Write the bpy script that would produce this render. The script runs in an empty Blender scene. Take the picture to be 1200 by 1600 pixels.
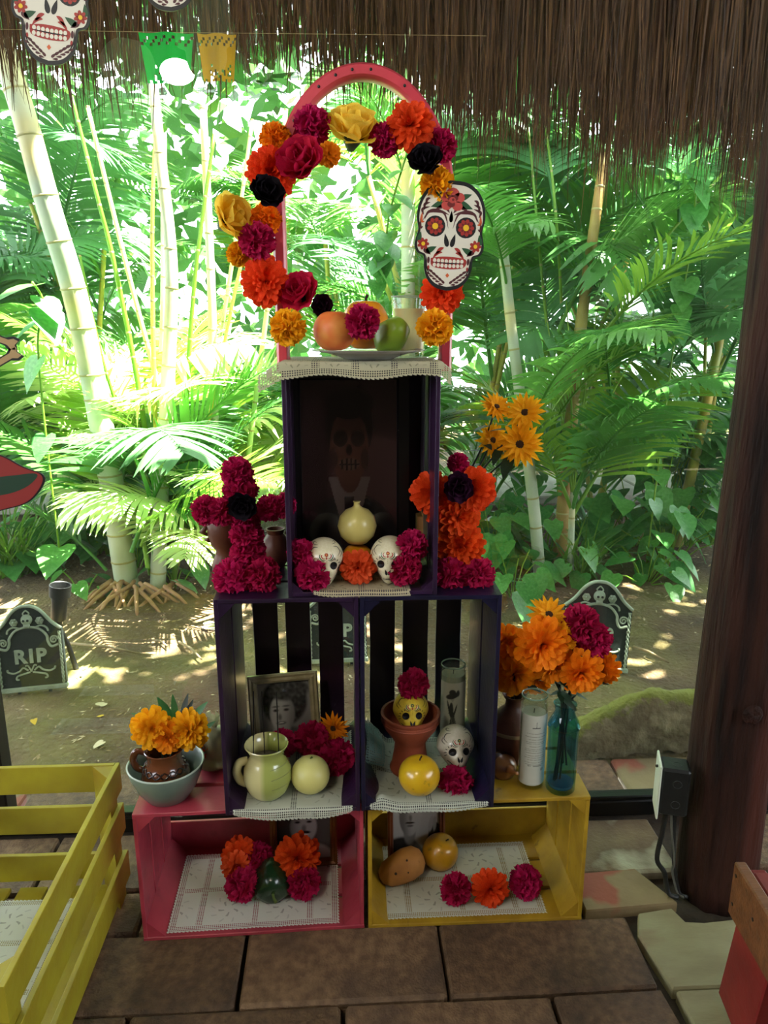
import bpy, bmesh, math, random
from mathutils import Vector, Matrix, Euler, noise
from mathutils.bvhtree import BVHTree
random.seed(7)
S = bpy.context.scene
COL = S.collection
rad = math.radians

# ------------------------------------------------------------ camera, world, sun, exposure
FPX, CAMH, PITCH, YAW = 1156.0, 1.37, rad(14), rad(3)
cd = bpy.data.cameras.new('camera'); cam = bpy.data.objects.new('camera', cd); COL.objects.link(cam)
cd.sensor_fit = 'VERTICAL'; cd.sensor_height = 36.0; cd.lens = 36.0 * FPX / 1600.0
cd.clip_start = 0.02; cd.clip_end = 200
cam.location = (0, 0, CAMH); cam.rotation_euler = (math.pi/2 - PITCH, 0, -YAW)
S.camera = cam
S.view_settings.view_transform = 'Standard'; S.view_settings.look = 'None'
S.view_settings.gamma = 1.0; S.view_settings.use_curve_mapping = False
S.view_settings.exposure = 1.15

wd = bpy.data.worlds.new('sky'); S.world = wd; wd.use_nodes = True
bg = wd.node_tree.nodes['Background']
bg.inputs[0].default_value = (0.86, 0.93, 1.0, 1); bg.inputs[1].default_value = 4.6

SUN_DIR = Vector((0.36, -0.03, 0.93)).normalized()      # towards the sun: high, from behind and right of the garden
sd = bpy.data.lights.new('sun', 'SUN'); sd.energy = 46.0; sd.angle = rad(0.6); sd.color = (1.0, 0.96, 0.88)
sun = bpy.data.objects.new('sun', sd); COL.objects.link(sun)
sun.rotation_euler = (-SUN_DIR).to_track_quat('-Z', 'Y').to_euler(); sun.location = (3, 5, 9)

ld = bpy.data.lights.new('interior_fill', 'AREA'); ld.shape = 'DISK'; ld.size = 0.17; ld.energy = 9.0; ld.color = (1.0, 0.9, 0.72)  # added interior fill, set so its reflection gives the bright spot in the pane
lamp = bpy.data.objects.new('interior_fill', ld); COL.objects.link(lamp); lamp.location = (-0.83, -0.5, 2.63)
lamp.rotation_euler = (rad(28), 0, rad(-10))

# ------------------------------------------------------------ measuring: a pixel of the photograph to a point of the place
def ray(px, py):
    a = (px-600)/FPX; b = -(py-800)/FPX
    f = math.cos(PITCH)+b*math.sin(PITCH); u = -math.sin(PITCH)+b*math.cos(PITCH)
    return Vector((a*math.cos(YAW)+f*math.sin(YAW), -a*math.sin(YAW)+f*math.cos(YAW), u))
def W(px, py, Y):
    d = ray(px, py); t = Y/d.y
    return Vector((d.x*t, Y, CAMH+d.z*t))
def G(px, py, z):
    d = ray(px, py); t = (z-CAMH)/d.z
    return Vector((d.x*t, d.y*t, z))
def mpp(p):                                             # metres per pixel at a point
    f0 = p.x*math.sin(YAW)+p.y*math.cos(YAW)
    return (f0*math.cos(PITCH)-(p.z-CAMH)*math.sin(PITCH))/FPX

# ------------------------------------------------------------ objects
def tag(o, label=None, cat=None, group=None, kind=None):
    if label: o['label'] = label
    if cat: o['category'] = cat
    if group: o['group'] = group
    if kind: o['kind'] = kind
    return o
def thing(name, label, cat, loc=(0,0,0), rot=(0,0,0), group=None):
    o = bpy.data.objects.new(name, None); COL.objects.link(o); o.empty_display_size = .05
    o.location = loc; o.rotation_euler = rot
    return tag(o, label, cat, group)
def copy_part(src, parent, loc=None, rot=None, scale=None, mat=None):
    c = src.copy(); COL.objects.link(c); c.parent = parent
    if loc is not None: c.location = loc
    if rot is not None: c.rotation_euler = rot
    if scale is not None: c.scale = (scale,)*3 if not hasattr(scale, '__len__') else scale
    return c
def inst(name, me, parent, loc=(0,0,0), rot=(0,0,0), scale=1):
    o = bpy.data.objects.new(name, me); COL.objects.link(o); o.parent = parent
    o.location = loc; o.rotation_euler = rot
    o.scale = (scale,)*3 if not hasattr(scale, '__len__') else scale
    return o

class MB:
    def __init__(s): s.v = []; s.f = []; s.m = []
    def add(s, vs, fs, m=0, T=None):
        n = len(s.v)
        s.v += [tuple(T @ Vector(v)) for v in vs] if T is not None else [tuple(v) for v in vs]
        s.f += [tuple(i+n for i in f) for f in fs]; s.m += [m]*len(fs)
        return s
    def box(s, c, d, m=0, T=None, ch=0.0):
        hx, hy, hz = d[0]/2, d[1]/2, d[2]/2; c = Vector(c)
        if ch <= 0:
            vs = [c+Vector((x*hx, y*hy, z*hz)) for x in (-1,1) for y in (-1,1) for z in (-1,1)]
            return s.add(vs, [(0,1,3,2),(4,6,7,5),(0,4,5,1),(2,3,7,6),(0,2,6,4),(1,5,7,3)], m, T)
        h = (hx, hy, hz); vs = []; idx = {}
        for sg in [(x,y,z) for x in (-1,1) for y in (-1,1) for z in (-1,1)]:
            for a in range(3):
                idx[sg,a] = len(vs)
                vs.append(c+Vector([sg[k]*(h[k]-(0 if k == a else ch)) for k in range(3)]))
        fs = []
        for a in range(3):
            b, d2 = [(1,2),(0,2),(0,1)][a]
            for q in (-1,1):
                f = []
                for u, w in ((-1,-1),(1,-1),(1,1),(-1,1)):
                    sg = [0,0,0]; sg[a] = q; sg[b] = u; sg[d2] = w; f.append(idx[tuple(sg),a])
                fs.append(tuple(f))
            for u in (-1,1):
                for w in (-1,1):
                    s1 = [0,0,0]; s1[b] = u; s1[d2] = w; s2 = list(s1); s1[a] = -1; s2[a] = 1
                    s1, s2 = tuple(s1), tuple(s2)
                    fs.append((idx[s1,b], idx[s2,b], idx[s2,d2], idx[s1,d2]))
        for sg in [(x,y,z) for x in (-1,1) for y in (-1,1) for z in (-1,1)]:
            fs.append((idx[sg,0], idx[sg,1], idx[sg,2]))
        return s.add(vs, fs, m, T)
    def tube(s, pts, r, seg=8, m=0, cap=True, T=None, flat=1.0):
        pts = [Vector(p) for p in pts]; n = len(pts)
        rs = r if hasattr(r, '__len__') else [r]*n
        vs = []; fs = []; up = None
        for i in range(n):
            t = (pts[min(i+1,n-1)]-pts[max(i-1,0)]).normalized()
            if up is None:
                up = Vector((0,0,1)) if abs(t.z) < .9 else Vector((0,1,0))
            a = t.cross(up)
            if a.length < 1e-6: a = t.cross(Vector((1,0,0)))
            a.normalize(); up = a.cross(t).normalized()
            for k in range(seg):
                g = 2*math.pi*k/seg
                vs.append(pts[i]+(a*math.cos(g)+up*math.sin(g)*flat)*rs[i])
        for i in range(n-1):
            for k in range(seg):
                fs.append((i*seg+k, i*seg+(k+1)%seg, (i+1)*seg+(k+1)%seg, (i+1)*seg+k))
        if cap: fs += [tuple(range(seg))[::-1], tuple((n-1)*seg+k for k in range(seg))]
        return s.add(vs, fs, m, T)
    def lathe(s, prof, seg=32, m=0, T=None, ms=None):
        vs = []; fs = []; mm = []
        for (r, z) in prof:
            for k in range(seg):
                g = 2*math.pi*k/seg; vs.append((max(r,1e-5)*math.cos(g), max(r,1e-5)*math.sin(g), z))
        for i in range(len(prof)-1):
            for k in range(seg):
                fs.append((i*seg+k, i*seg+(k+1)%seg, (i+1)*seg+(k+1)%seg, (i+1)*seg+k)); mm.append(ms[i] if ms else m)
        n0 = len(s.m); s.add(vs, fs, m, T); s.m[n0:] = mm
        return s
    def prism(s, poly, y0, y1, m=0, T=None):            # polygon in x,z pushed along y
        n = len(poly)
        vs = [(x,y0,z) for x,z in poly]+[(x,y1,z) for x,z in poly]
        fs = [tuple(range(n)), tuple(range(2*n-1, n-1, -1))]+[(i,(i+1)%n,n+(i+1)%n,n+i) for i in range(n)]
        return s.add(vs, fs, m, T)
    def flat(s, poly, y, m=0, T=None):
        return s.add([(x,y,z) for x,z in poly], [tuple(range(len(poly)))], m, T)
    def stroke(s, pts, w, y, m=0, T=None):
        n = len(pts); vs = []
        for i in range(n):
            a = Vector(pts[max(i-1,0)]); b = Vector(pts[min(i+1,n-1)]); d = (b-a); d = d.normalized() if d.length > 0 else Vector((1,0))
            ww = w(i/(n-1)) if callable(w) else w
            vs += [(pts[i][0]-d.y*ww, y, pts[i][1]+d.x*ww), (pts[i][0]+d.y*ww, y, pts[i][1]-d.x*ww)]
        return s.add(vs, [(2*i,2*i+1,2*i+3,2*i+2) for i in range(n-1)], m, T)
    def mesh(s, name, mats, smooth=0, fix=True):
        me = bpy.data.meshes.new(name); me.from_pydata(s.v, [], s.f)
        for q in (mats if isinstance(mats, (list,tuple)) else [mats]): me.materials.append(q)
        me.polygons.foreach_set('material_index', s.m)
        if fix:
            bm = bmesh.new(); bm.from_mesh(me); bmesh.ops.recalc_face_normals(bm, faces=bm.faces[:]); bm.to_mesh(me); bm.free()
        if smooth:
            me.polygons.foreach_set('use_smooth', [True]*len(me.polygons))
            if smooth < 180: me.set_sharp_from_angle(angle=rad(smooth))
        me.update(); return me
    def build(s, name, mats, parent=None, smooth=0, fix=True, loc=(0,0,0), rot=(0,0,0)):
        return inst(name, s.mesh(name, mats, smooth, fix), parent, loc, rot)

def ell(cx, cz, rx, rz, n=20, rot=0):
    c, q = math.cos(rot), math.sin(rot); o = []
    for k in range(n):
        g = 2*math.pi*k/n; x, z = rx*math.cos(g), rz*math.sin(g); o.append((cx+x*c-z*q, cz+x*q+z*c))
    return o
def drop(cx, cz, rx, rz, rot=0, n=16):                  # teardrop, point up
    c, q = math.cos(rot), math.sin(rot); o = []
    for k in range(n):
        g = 2*math.pi*k/n; z = math.cos(g); x = math.sin(g)*math.sin(g/2)**1.3
        x *= rx; z *= rz; o.append((cx+x*c-z*q, cz+x*q+z*c))
    return o
def spline(pts, n=8):
    P = [Vector(p) for p in pts]; o = []
    for i in range(len(P)-1):
        p0, p1, p2, p3 = P[max(i-1,0)], P[i], P[i+1], P[min(i+2,len(P)-1)]
        for k in range(n):
            t = k/n
            o.append(.5*((2*p1)+(p2-p0)*t+(2*p0-5*p1+4*p2-p3)*t*t+(3*p1-p0-3*p2+p3)*t**3))
    o.append(P[-1]); return o
def sp2(pts, n=6): return [(v.x, v.y) for v in spline([(a,b,0) for a,b in pts], n)]

# ------------------------------------------------------------ materials
def lin(h):
    if not isinstance(h, str): return tuple(h)
    o = []
    for i in (0,2,4):
        c = int(h[i:i+2],16)/255; o.append(c/12.92 if c <= .04045 else ((c+.055)/1.055)**2.4)
    return tuple(o)
def mat(name, c1, c2=None, scale=8, rough=.6, bump=0, bscale=None, metal=0, stretch=(1,1,1), transl=0, coat=0, spec=.5,
        rnd=0.0, lo=.35, hi=.65, c3=None, s3=3, lo3=.5, hi3=.7, detail=5, bdist=.004):
    m = bpy.data.materials.new(name); m.use_nodes = True
    nt = m.node_tree; N = nt.nodes; L = nt.links; b = N['Principled BSDF']; out = N['Material Output']
    b.inputs['Roughness'].default_value = rough; b.inputs['Metallic'].default_value = metal
    b.inputs['Coat Weight'].default_value = coat; b.inputs['Coat Roughness'].default_value = .1
    b.inputs['Specular IOR Level'].default_value = spec
    c1 = lin(c1); tc = N.new('ShaderNodeTexCoord'); mp = N.new('ShaderNodeMapping'); mp.inputs['Scale'].default_value = stretch
    L.new(tc.outputs['Object'], mp.inputs['Vector'])
    def nz(sc, det=detail):
        n = N.new('ShaderNodeTexNoise'); n.inputs['Scale'].default_value = sc; n.inputs['Detail'].default_value = det
        L.new(mp.outputs[0], n.inputs['Vector']); return n
    def mixc(fac, a, bcol):
        x = N.new('ShaderNodeMix'); x.data_type = 'RGBA'; L.new(fac, x.inputs[0])
        if isinstance(a, tuple): x.inputs[6].default_value = a+(1,)
        else: L.new(a, x.inputs[6])
        if isinstance(bcol, tuple): x.inputs[7].default_value = bcol+(1,)
        else: L.new(bcol, x.inputs[7])
        return x.outputs[2]
    def ramp(sock, a, z):
        r = N.new('ShaderNodeMapRange'); L.new(sock, r.inputs[0]); r.inputs[1].default_value = a; r.inputs[2].default_value = z
        return r.outputs[0]
    col = c1
    if c2: col = mixc(ramp(nz(scale).outputs[0], lo, hi), c1, lin(c2))
    if c3: col = mixc(ramp(nz(s3, 3).outputs[0], lo3, hi3), col, lin(c3))
    if rnd:
        oi = N.new('ShaderNodeObjectInfo'); h = N.new('ShaderNodeHueSaturation')
        r = N.new('ShaderNodeMapRange'); L.new(oi.outputs['Random'], r.inputs[0]); r.inputs[3].default_value = 1-rnd; r.inputs[4].default_value = 1+rnd
        L.new(r.outputs[0], h.inputs['Value'])
        r2 = N.new('ShaderNodeMapRange'); L.new(oi.outputs['Random'], r2.inputs[0]); r2.inputs[3].default_value = .5+rnd*.06; r2.inputs[4].default_value = .5-rnd*.06
        L.new(r2.outputs[0], h.inputs['Hue'])
        if isinstance(col, tuple): h.inputs['Color'].default_value = col+(1,)
        else: L.new(col, h.inputs['Color'])
        col = h.outputs[0]
    if isinstance(col, tuple): b.inputs['Base Color'].default_value = col+(1,)
    else: L.new(col, b.inputs['Base Color'])
    if bump:
        n = nz(bscale or scale*2, 6); bp = N.new('ShaderNodeBump'); bp.inputs['Strength'].default_value = bump; bp.inputs['Distance'].default_value = bdist
        L.new(n.outputs[0], bp.inputs['Height']); L.new(bp.outputs[0], b.inputs['Normal'])
    if transl:
        t = N.new('ShaderNodeBsdfTranslucent'); mx = N.new('ShaderNodeMixShader'); mx.inputs[0].default_value = transl
        if isinstance(col, tuple): t.inputs[0].default_value = col+(1,)
        else: L.new(col, t.inputs[0])
        L.new(b.outputs[0], mx.inputs[1]); L.new(t.outputs[0], mx.inputs[2]); L.new(mx.outputs[0], out.inputs[0])
    return m
def glass_mat(name, tint=(1,1,1), rough=0.02, refl=.06, dirt=0.0):
    m = bpy.data.materials.new(name); m.use_nodes = True; nt = m.node_tree; N = nt.nodes; L = nt.links
    N.remove(N['Principled BSDF']); out = N['Material Output']
    lw = N.new('ShaderNodeLayerWeight'); lw.inputs[0].default_value = .5; pw = N.new('ShaderNodeMath'); pw.operation = 'POWER'; pw.inputs[1].default_value = 4; L.new(lw.outputs['Facing'], pw.inputs[0])
    fr = N.new('ShaderNodeMath'); fr.operation = 'MULTIPLY_ADD'; L.new(pw.outputs[0], fr.inputs[0]); fr.inputs[1].default_value = .55; fr.inputs[2].default_value = refl
    tr = N.new('ShaderNodeBsdfTransparent'); tr.inputs[0].default_value = tuple(tint)+(1,)
    gl = N.new('ShaderNodeBsdfGlossy'); gl.inputs['Roughness'].default_value = rough
    mx = N.new('ShaderNodeMixShader'); L.new(fr.outputs[0], mx.inputs[0]); L.new(tr.outputs[0], mx.inputs[1]); L.new(gl.outputs[0], mx.inputs[2])
    last = mx.outputs[0]
    if dirt:
        tc = N.new('ShaderNodeTexCoord'); nz = N.new('ShaderNodeTexNoise'); nz.inputs['Scale'].default_value = 2.5; nz.inputs['Detail'].default_value = 6
        L.new(tc.outputs['Object'], nz.inputs['Vector']); r = N.new('ShaderNodeMapRange'); L.new(nz.outputs[0], r.inputs[0])
        r.inputs[1].default_value = .35; r.inputs[2].default_value = .75; r.inputs[3].default_value = dirt*.4; r.inputs[4].default_value = dirt
        df = N.new('ShaderNodeBsdfTranslucent'); df.inputs[0].default_value = (.8,.85,.8,1)
        m2 = N.new('ShaderNodeMixShader'); L.new(r.outputs[0], m2.inputs[0]); L.new(last, m2.inputs[1]); L.new(df.outputs[0], m2.inputs[2]); last = m2.outputs[0]
    L.new(last, out.inputs[0]); return m
def vcol_mat(name, rough=.5, coat=0):
    m = bpy.data.materials.new(name); m.use_nodes = True; N = m.node_tree.nodes; b = N['Principled BSDF']
    a = N.new('ShaderNodeVertexColor'); a.layer_name = 'print'; m.node_tree.links.new(a.outputs[0], b.inputs['Base Color'])
    b.inputs['Roughness'].default_value = rough; b.inputs['Coat Weight'].default_value = coat; b.inputs['Coat Roughness'].default_value = .05
    return m
def printed(name, w, h, nx, nz, fn, material, parent, loc=(0,0,0), rot=(0,0,0), bend=None):   # flat print: colour per grid point
    vs = []; cs = []; fs = []
    for j in range(nz+1):
        for i in range(nx+1):
            u, v = i/nx, j/nz
            vs.append(bend(u, v) if bend else ((u-.5)*w, 0, (v-.5)*h)); cs.append(fn(u, v))
    for j in range(nz):
        for i in range(nx):
            a = j*(nx+1)+i; fs.append((a, a+1, a+nx+2, a+nx+1))
    me = bpy.data.meshes.new(name); me.from_pydata(vs, [], fs); me.materials.append(material)
    at = me.color_attributes.new('print', 'FLOAT_COLOR', 'POINT')
    at.data.foreach_set('color', [q for c in cs for q in (*c, 1)])
    me.polygons.foreach_set('use_smooth', [True]*len(fs))
    return inst(name, me, parent, loc, rot)

M = {}
WOODG = (1,1,1)
M['pink'] = mat('pink_paint', 'aa3a48', '98313f', 12, .42, .25, 60, coat=.15, c3='7c1f33', s3=18, lo3=.62, hi3=.8)
M['purple'] = mat('purple_paint', '26102e', '1a0a20', 12, .4, .3, 50, coat=.2)
M['navy'] = mat('dark_navy_paint', '12112e', '0b0a20', 12, .38, .3, 50, coat=.25)
M['violet'] = mat('violet_paint', '2c1232', '200c26', 12, .42, .3, 50, coat=.15)
M['yellow'] = mat('worn_yellow_paint', 'ae8c1e', '967418', 14, .5, .35, 60, c3='4a3210', s3=30, lo3=.66, hi3=.8)
M['lemon'] = mat('bright_yellow_paint', 'a59a22', '96861c', 10, .5, .3, 60, c3='8a6018', s3=4, lo3=.62, hi3=.85)
M['brownwood'] = mat('brown_wood', '6e4a26', '52341a', 9, .5, .35, 30, stretch=(6,1,1), c3='3a2412', s3=5)
M['redpaint'] = mat('red_paint', '8a2420', '6f1a18', 9, .5, .3, 40)
M['black'] = mat('black_metal', '0c0d0d', None, rough=.35)
M['blackpl'] = mat('black_plastic', '121413', '1a1c1b', 30, .45, .15, 80)
M['whitepl'] = mat('white_plastic', 'cfd6c2', None, rough=.4)
M['green_dk'] = mat('dark_leaf', '14261a', '1f3a22', 20, .5, transl=.15)
M['stemg'] = mat('stem_green', '1c2a18', '12200f', 20, .6)
# ------------------------------------------------------------ setting: floor of pavers
def bevel_box_jit(w, d, h, jit, ch):
    b = MB(); b.box((0,0,0), (w,d,h), ch=ch); q = []
    for v in b.v: q.append((v[0]+random.uniform(-jit,jit), v[1]+random.uniform(-jit,jit), v[2]+(random.uniform(-jit,jit)*.4)))
    b.v = q; return b
M['grout'] = mat('sandy_grout', '2a231a', '3a3022', 40, .95, .5, 120)
M['paver_a'] = mat('paver_tan', '84694a', '624a32', 45, .75, 1.0, 170, c3='46372a', s3=7, lo3=.5, hi3=.8, rnd=.12, bdist=.005)
M['paver_b'] = mat('paver_brown', '755a3e', '523c28', 50, .72, 1.0, 160, c3='3a2c20', s3=6, lo3=.5, hi3=.8, rnd=.12, bdist=.005)
M['paver_w'] = mat('paver_pale', '8f8c66', '7f7754', 6, .65, .8, 60, c3='7a6448', s3=5, lo3=.58, hi3=.75, stretch=(1,3,1), bdist=.002)
M['paver_r'] = mat('paver_red_patch', '85754f', '7a6646', 10, .7, .6, 70, c3='8a4a34', s3=4.5, lo3=.5, hi3=.55, bdist=.002)
M['paver_l'] = mat('paver_limed', '6e5c3e', '54402a', 9, .75, 1.0, 90, c3='a9a78c', s3=6, lo3=.52, hi3=.7, bdist=.004)
fl = MB(); fl.box((0,-.9,-.045), (9,5.6,.03)); FLOOR = fl.build('floor', M['grout']); tag(FLOOR, kind='structure')
def paver(x0, x1, y0, y1, m, poly=None, dz=0):
    g = .004; h = .034
    if poly:
        b = MB(); n = len(poly); vs = [(x,y,-h) for x,y in poly]+[(x,y,-.006) for x,y in poly]
        cx = sum(p[0] for p in poly)/n; cy = sum(p[1] for p in poly)/n
        vs += [(cx+(x-cx)*.985, cy+(y-cy)*.982, 0) for x,y in poly]
        fs = [tuple(2*n+i for i in range(n))]
        for k in (0,n): fs += [(k+i, k+(i+1)%n, k+n+(i+1)%n, k+n+i) for i in range(n)]
        b.add(vs, fs); return b.build('paver', m, FLOOR)
    b = bevel_box_jit(x1-x0-2*g, y1-y0-2*g, h, .0025, .006)
    return b.build('paver', m, FLOOR, loc=((x0+x1)/2, (y0+y1)/2, -h/2+dz))
# rows that the photograph shows, then the rows around them
rows = [(1.255,1.462,[(-1.15,-.69),(-.69,-.243),(-.243,.203),(.203,.66)]),
        (1.045,1.255,[(-1.3,-.86),(-.86,-.46),(-.46,-.02),(-.02,.42)]),
        (.83,1.045,[(-1.1,-.65),(-.65,-.2),(-.2,.25),(.25,.7),(.7,1.15)]),
        (1.462,1.6,[(-1.4,-.95),(-.95,-.5),(-.5,-.05),(-.05,.4),(.4,.56)]),
        (1.6,1.82,[(-1.25,-.8),(-.8,-.35),(-.35,.1),(.1,.55),(.55,.86),(1.0,1.45)])]
for y0, y1, xs in rows:
    for i, (a, c) in enumerate(xs):
        m = M['paver_l'] if (a == .55 and y0 == 1.6) else M['paver_a' if random.random() < .5 else 'paver_b']
        paver(a, c, y0, y1, m, dz=random.uniform(-.002,.002))
paver(.57,.79,1.485,1.6, M['paver_r'], poly=[(.568,1.478),(.80,1.492),(.74,1.612),(.565,1.6)])
paver(0,0,0,0, M['paver_w'], poly=[(.69,1.462),(.775,1.474),(.79,1.43),(.835,1.425),(.9,1.43),(.97,1.44),(1.2,1.45),(1.2,1.255),(.685,1.255),(.665,1.4)])
paver(0,0,0,0, M['paver_b'], poly=[(.425,1.248),(.657,1.252),(.675,1.05),(.428,1.05)])
paver(0,0,0,0, M['paver_w'], poly=[(.69,1.248),(1.15,1.248),(1.15,1.05),(.69,1.05)])
for y0 in (.62,.41,.2,-.01,-.22):
    for i in range(6):
        paver(-1.4+i*.45+(y0*3%.3), -.95+i*.45+(y0*3%.3), y0, y0+.21, M['paver_a' if random.random()<.5 else 'paver_b'])

# ------------------------------------------------------------ window: black frame and glass
GY = 1.87
WIN = thing('window_1', None, None, (0,GY,0)); tag(WIN, kind='structure')
b = MB(); b.box((.6,0,.012), (4.2,.06,.05), ch=.004); b.box((.6,-.016,.043), (4.2,.02,.014), ch=.003); b.build('bottom_rail', M['black'], WIN)
b = MB(); b.box((.6,0,2.62), (4.2,.06,.06), ch=.004); b.build('top_rail', M['black'], WIN)
lx = W(4,1160,GY).x-.022
b = MB(); b.box((lx,0,1.31), (.05,.06,2.56), ch=.004); b.build('mullion', M['black'], WIN)
b = MB(); b.box((2.7,0,1.31), (.05,.06,2.56), ch=.004); b.build('mullion', M['black'], WIN)
M['pane'] = glass_mat('window_glass', (.95,.98,.96), .0, .10, dirt=.012)
b = MB(); b.add([(lx+.02,0,.04),(2.68,0,.04),(2.68,0,2.6),(lx+.02,0,2.6)], [(0,1,2,3)]); b.build('pane', M['pane'], WIN)
b = MB(); b.add([(-1.5,0,.04),(lx-.02,0,.04),(lx-.02,0,2.6),(-1.5,0,2.6)], [(0,1,2,3)]); b.build('pane', M['pane'], WIN)

# ------------------------------------------------------------ roof of thatch over the room, open at the sides
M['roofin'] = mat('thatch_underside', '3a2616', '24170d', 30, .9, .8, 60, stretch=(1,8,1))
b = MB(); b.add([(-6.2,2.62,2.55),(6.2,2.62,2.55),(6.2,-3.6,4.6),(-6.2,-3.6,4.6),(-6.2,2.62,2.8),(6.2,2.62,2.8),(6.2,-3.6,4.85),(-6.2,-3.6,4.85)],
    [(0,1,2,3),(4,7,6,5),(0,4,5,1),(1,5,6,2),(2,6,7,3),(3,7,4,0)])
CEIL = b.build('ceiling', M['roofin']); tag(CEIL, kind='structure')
M['wallb'] = mat('added_wall_plaster', '4a3826', '3c2d1c', 5, .9, .3, 30)
b = MB(); b.box((0,-3.7,2.25), (9.2,.15,4.8)); b.box((-4.5,-.5,.75), (.15,6.2,1.8)); b.box((4.5,-.5,.75), (.15,6.2,1.8)); tag(b.build('wall_added', M['wallb']), kind='structure')  # unseen walls added to dim the room and darken the window reflection

M['straw'] = mat('dry_palm_thatch', '64401c', '381f0a', 3, .75, transl=.12, stretch=(40,40,1), c3='805628', s3=5)
def thatch(n, y0, y1, botf, dens, wmin, wmax, name):
    b = MB()
    while n > 0:
        x = random.uniform(-2.6,2.9)
        if random.random() > dens(x): continue
        n -= 1
        y = random.uniform(y0,y1); zt = 2.54+random.uniform(-.12,.0)
        zb = botf(x)+.10*noise.noise((x*5,y*3,1))+.05*noise.noise((x*19,y*9,4))+abs(random.gauss(0,.10))-(.12*random.random() if random.random() < .1 else 0)+random.uniform(-.02,.05)
        w = random.uniform(wmin,wmax); a = random.uniform(-.6,.6); dx, dy = math.cos(a)*w/2, math.sin(a)*w/2
        sx = random.gauss(0,.025); sy = random.gauss(0,.02); k = 4; vs = []
        bend = random.gauss(0,.012)
        for i in range(k+1):
            t = i/k; z = zt+(zb-zt)*t; q = (1-t**3*.85)
            ox = sx*t+bend*math.sin(3*t); oy = sy*t
            vs += [(x+ox-dx*q, y+oy-dy*q, z), (x+ox+dx*q, y+oy+dy*q, z)]
        b.add(vs, [(2*i,2*i+1,2*i+3,2*i+2) for i in range(k)])
    return b.build(name, M['straw'], None, fix=False)
def interp(x, t):
    for (a,va),(c,vc) in zip(t, t[1:]):
        if x <= c: return va+(vc-va)*max(0,min(1,(x-a)/(c-a)))
    return t[-1][1]
BOT = [(-2.6,2.02),(-1.3,1.98),(-.75,1.95),(-.5,2.0),(-.3,2.08),(.1,2.0),(.35,1.9),(.6,1.85),(.9,1.82),(1.3,1.8),(2.9,1.8)]
DEN = [(-2.6,.5),(-1.3,.35),(-.5,.3),(-.3,.5),(.1,.6),(.4,.8),(.8,1),(2.9,1)]
tag(thatch(9000, 2.2, 2.6, lambda x: interp(x,BOT), lambda x: interp(x,DEN), .003, .008, 'thatch_fringe'),
    'shaggy brown palm thatch fringe hanging from the eave above the window', 'thatch', kind='stuff')

# ------------------------------------------------------------ garden ground
M['soil'] = mat('garden_soil', '6e5a3c', '4a3a24', 3, .95, 1.0, 45, c3='7d7a3c', s3=1.3, lo3=.5, hi3=.72, bdist=.02)
nx, ny = 90, 70; vs = []; fs = []
for j in range(ny+1):
    for i in range(nx+1):
        x = -7+14*i/nx; y = 2.02+10.5*(j/ny)**1.6
        z = noise.noise((x*1.3,y*1.3,0))*.02+noise.noise((x*6,y*6,3))*.012-.012
        if y > 3: z += min(.18,(y-3)*.12)*max(0,min(1,1.2-abs(x+.9)*.5))*.6
        vs.append((x,y,z))
for j in range(ny):
    for i in range(nx):
        a = j*(nx+1)+i; fs.append((a,a+1,a+nx+2,a+nx+1))
b = MB(); b.add(vs, fs); GRD = b.build('ground', M['soil'], smooth=180, fix=False); tag(GRD, kind='structure')
def gz(x, y):
    z = noise.noise((x*1.3,y*1.3,0))*.02+noise.noise((x*6,y*6,3))*.012-.012
    if y > 3: z += min(.18,(y-3)*.12)*max(0,min(1,1.2-abs(x+.9)*.5))*.6
    return z
# paver strip outside, under the glass
for i in range(9):
    x = -1.5+i*.36
    b = bevel_box_jit(.35,.19,.035,.003,.007); b.build('paver', M['paver_r'] if i%2 else M['paver_b'], GRD, loc=(x+.0,2.0,-.004))
# pale path beyond the plants, slab by slab
M['path'] = mat('pale_concrete', 'b0aca0', '98948a', 4, .85, .4, 40)
PATH = thing('trim_1', None, None, (0,0,0)); tag(PATH, kind='structure')
for i in range(9):
    b = bevel_box_jit(.98,.85,.06,.006,.01); b.build('path_slab', M['path'], PATH, loc=(-4.2+i,5.55+.03*i,.12))
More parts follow.
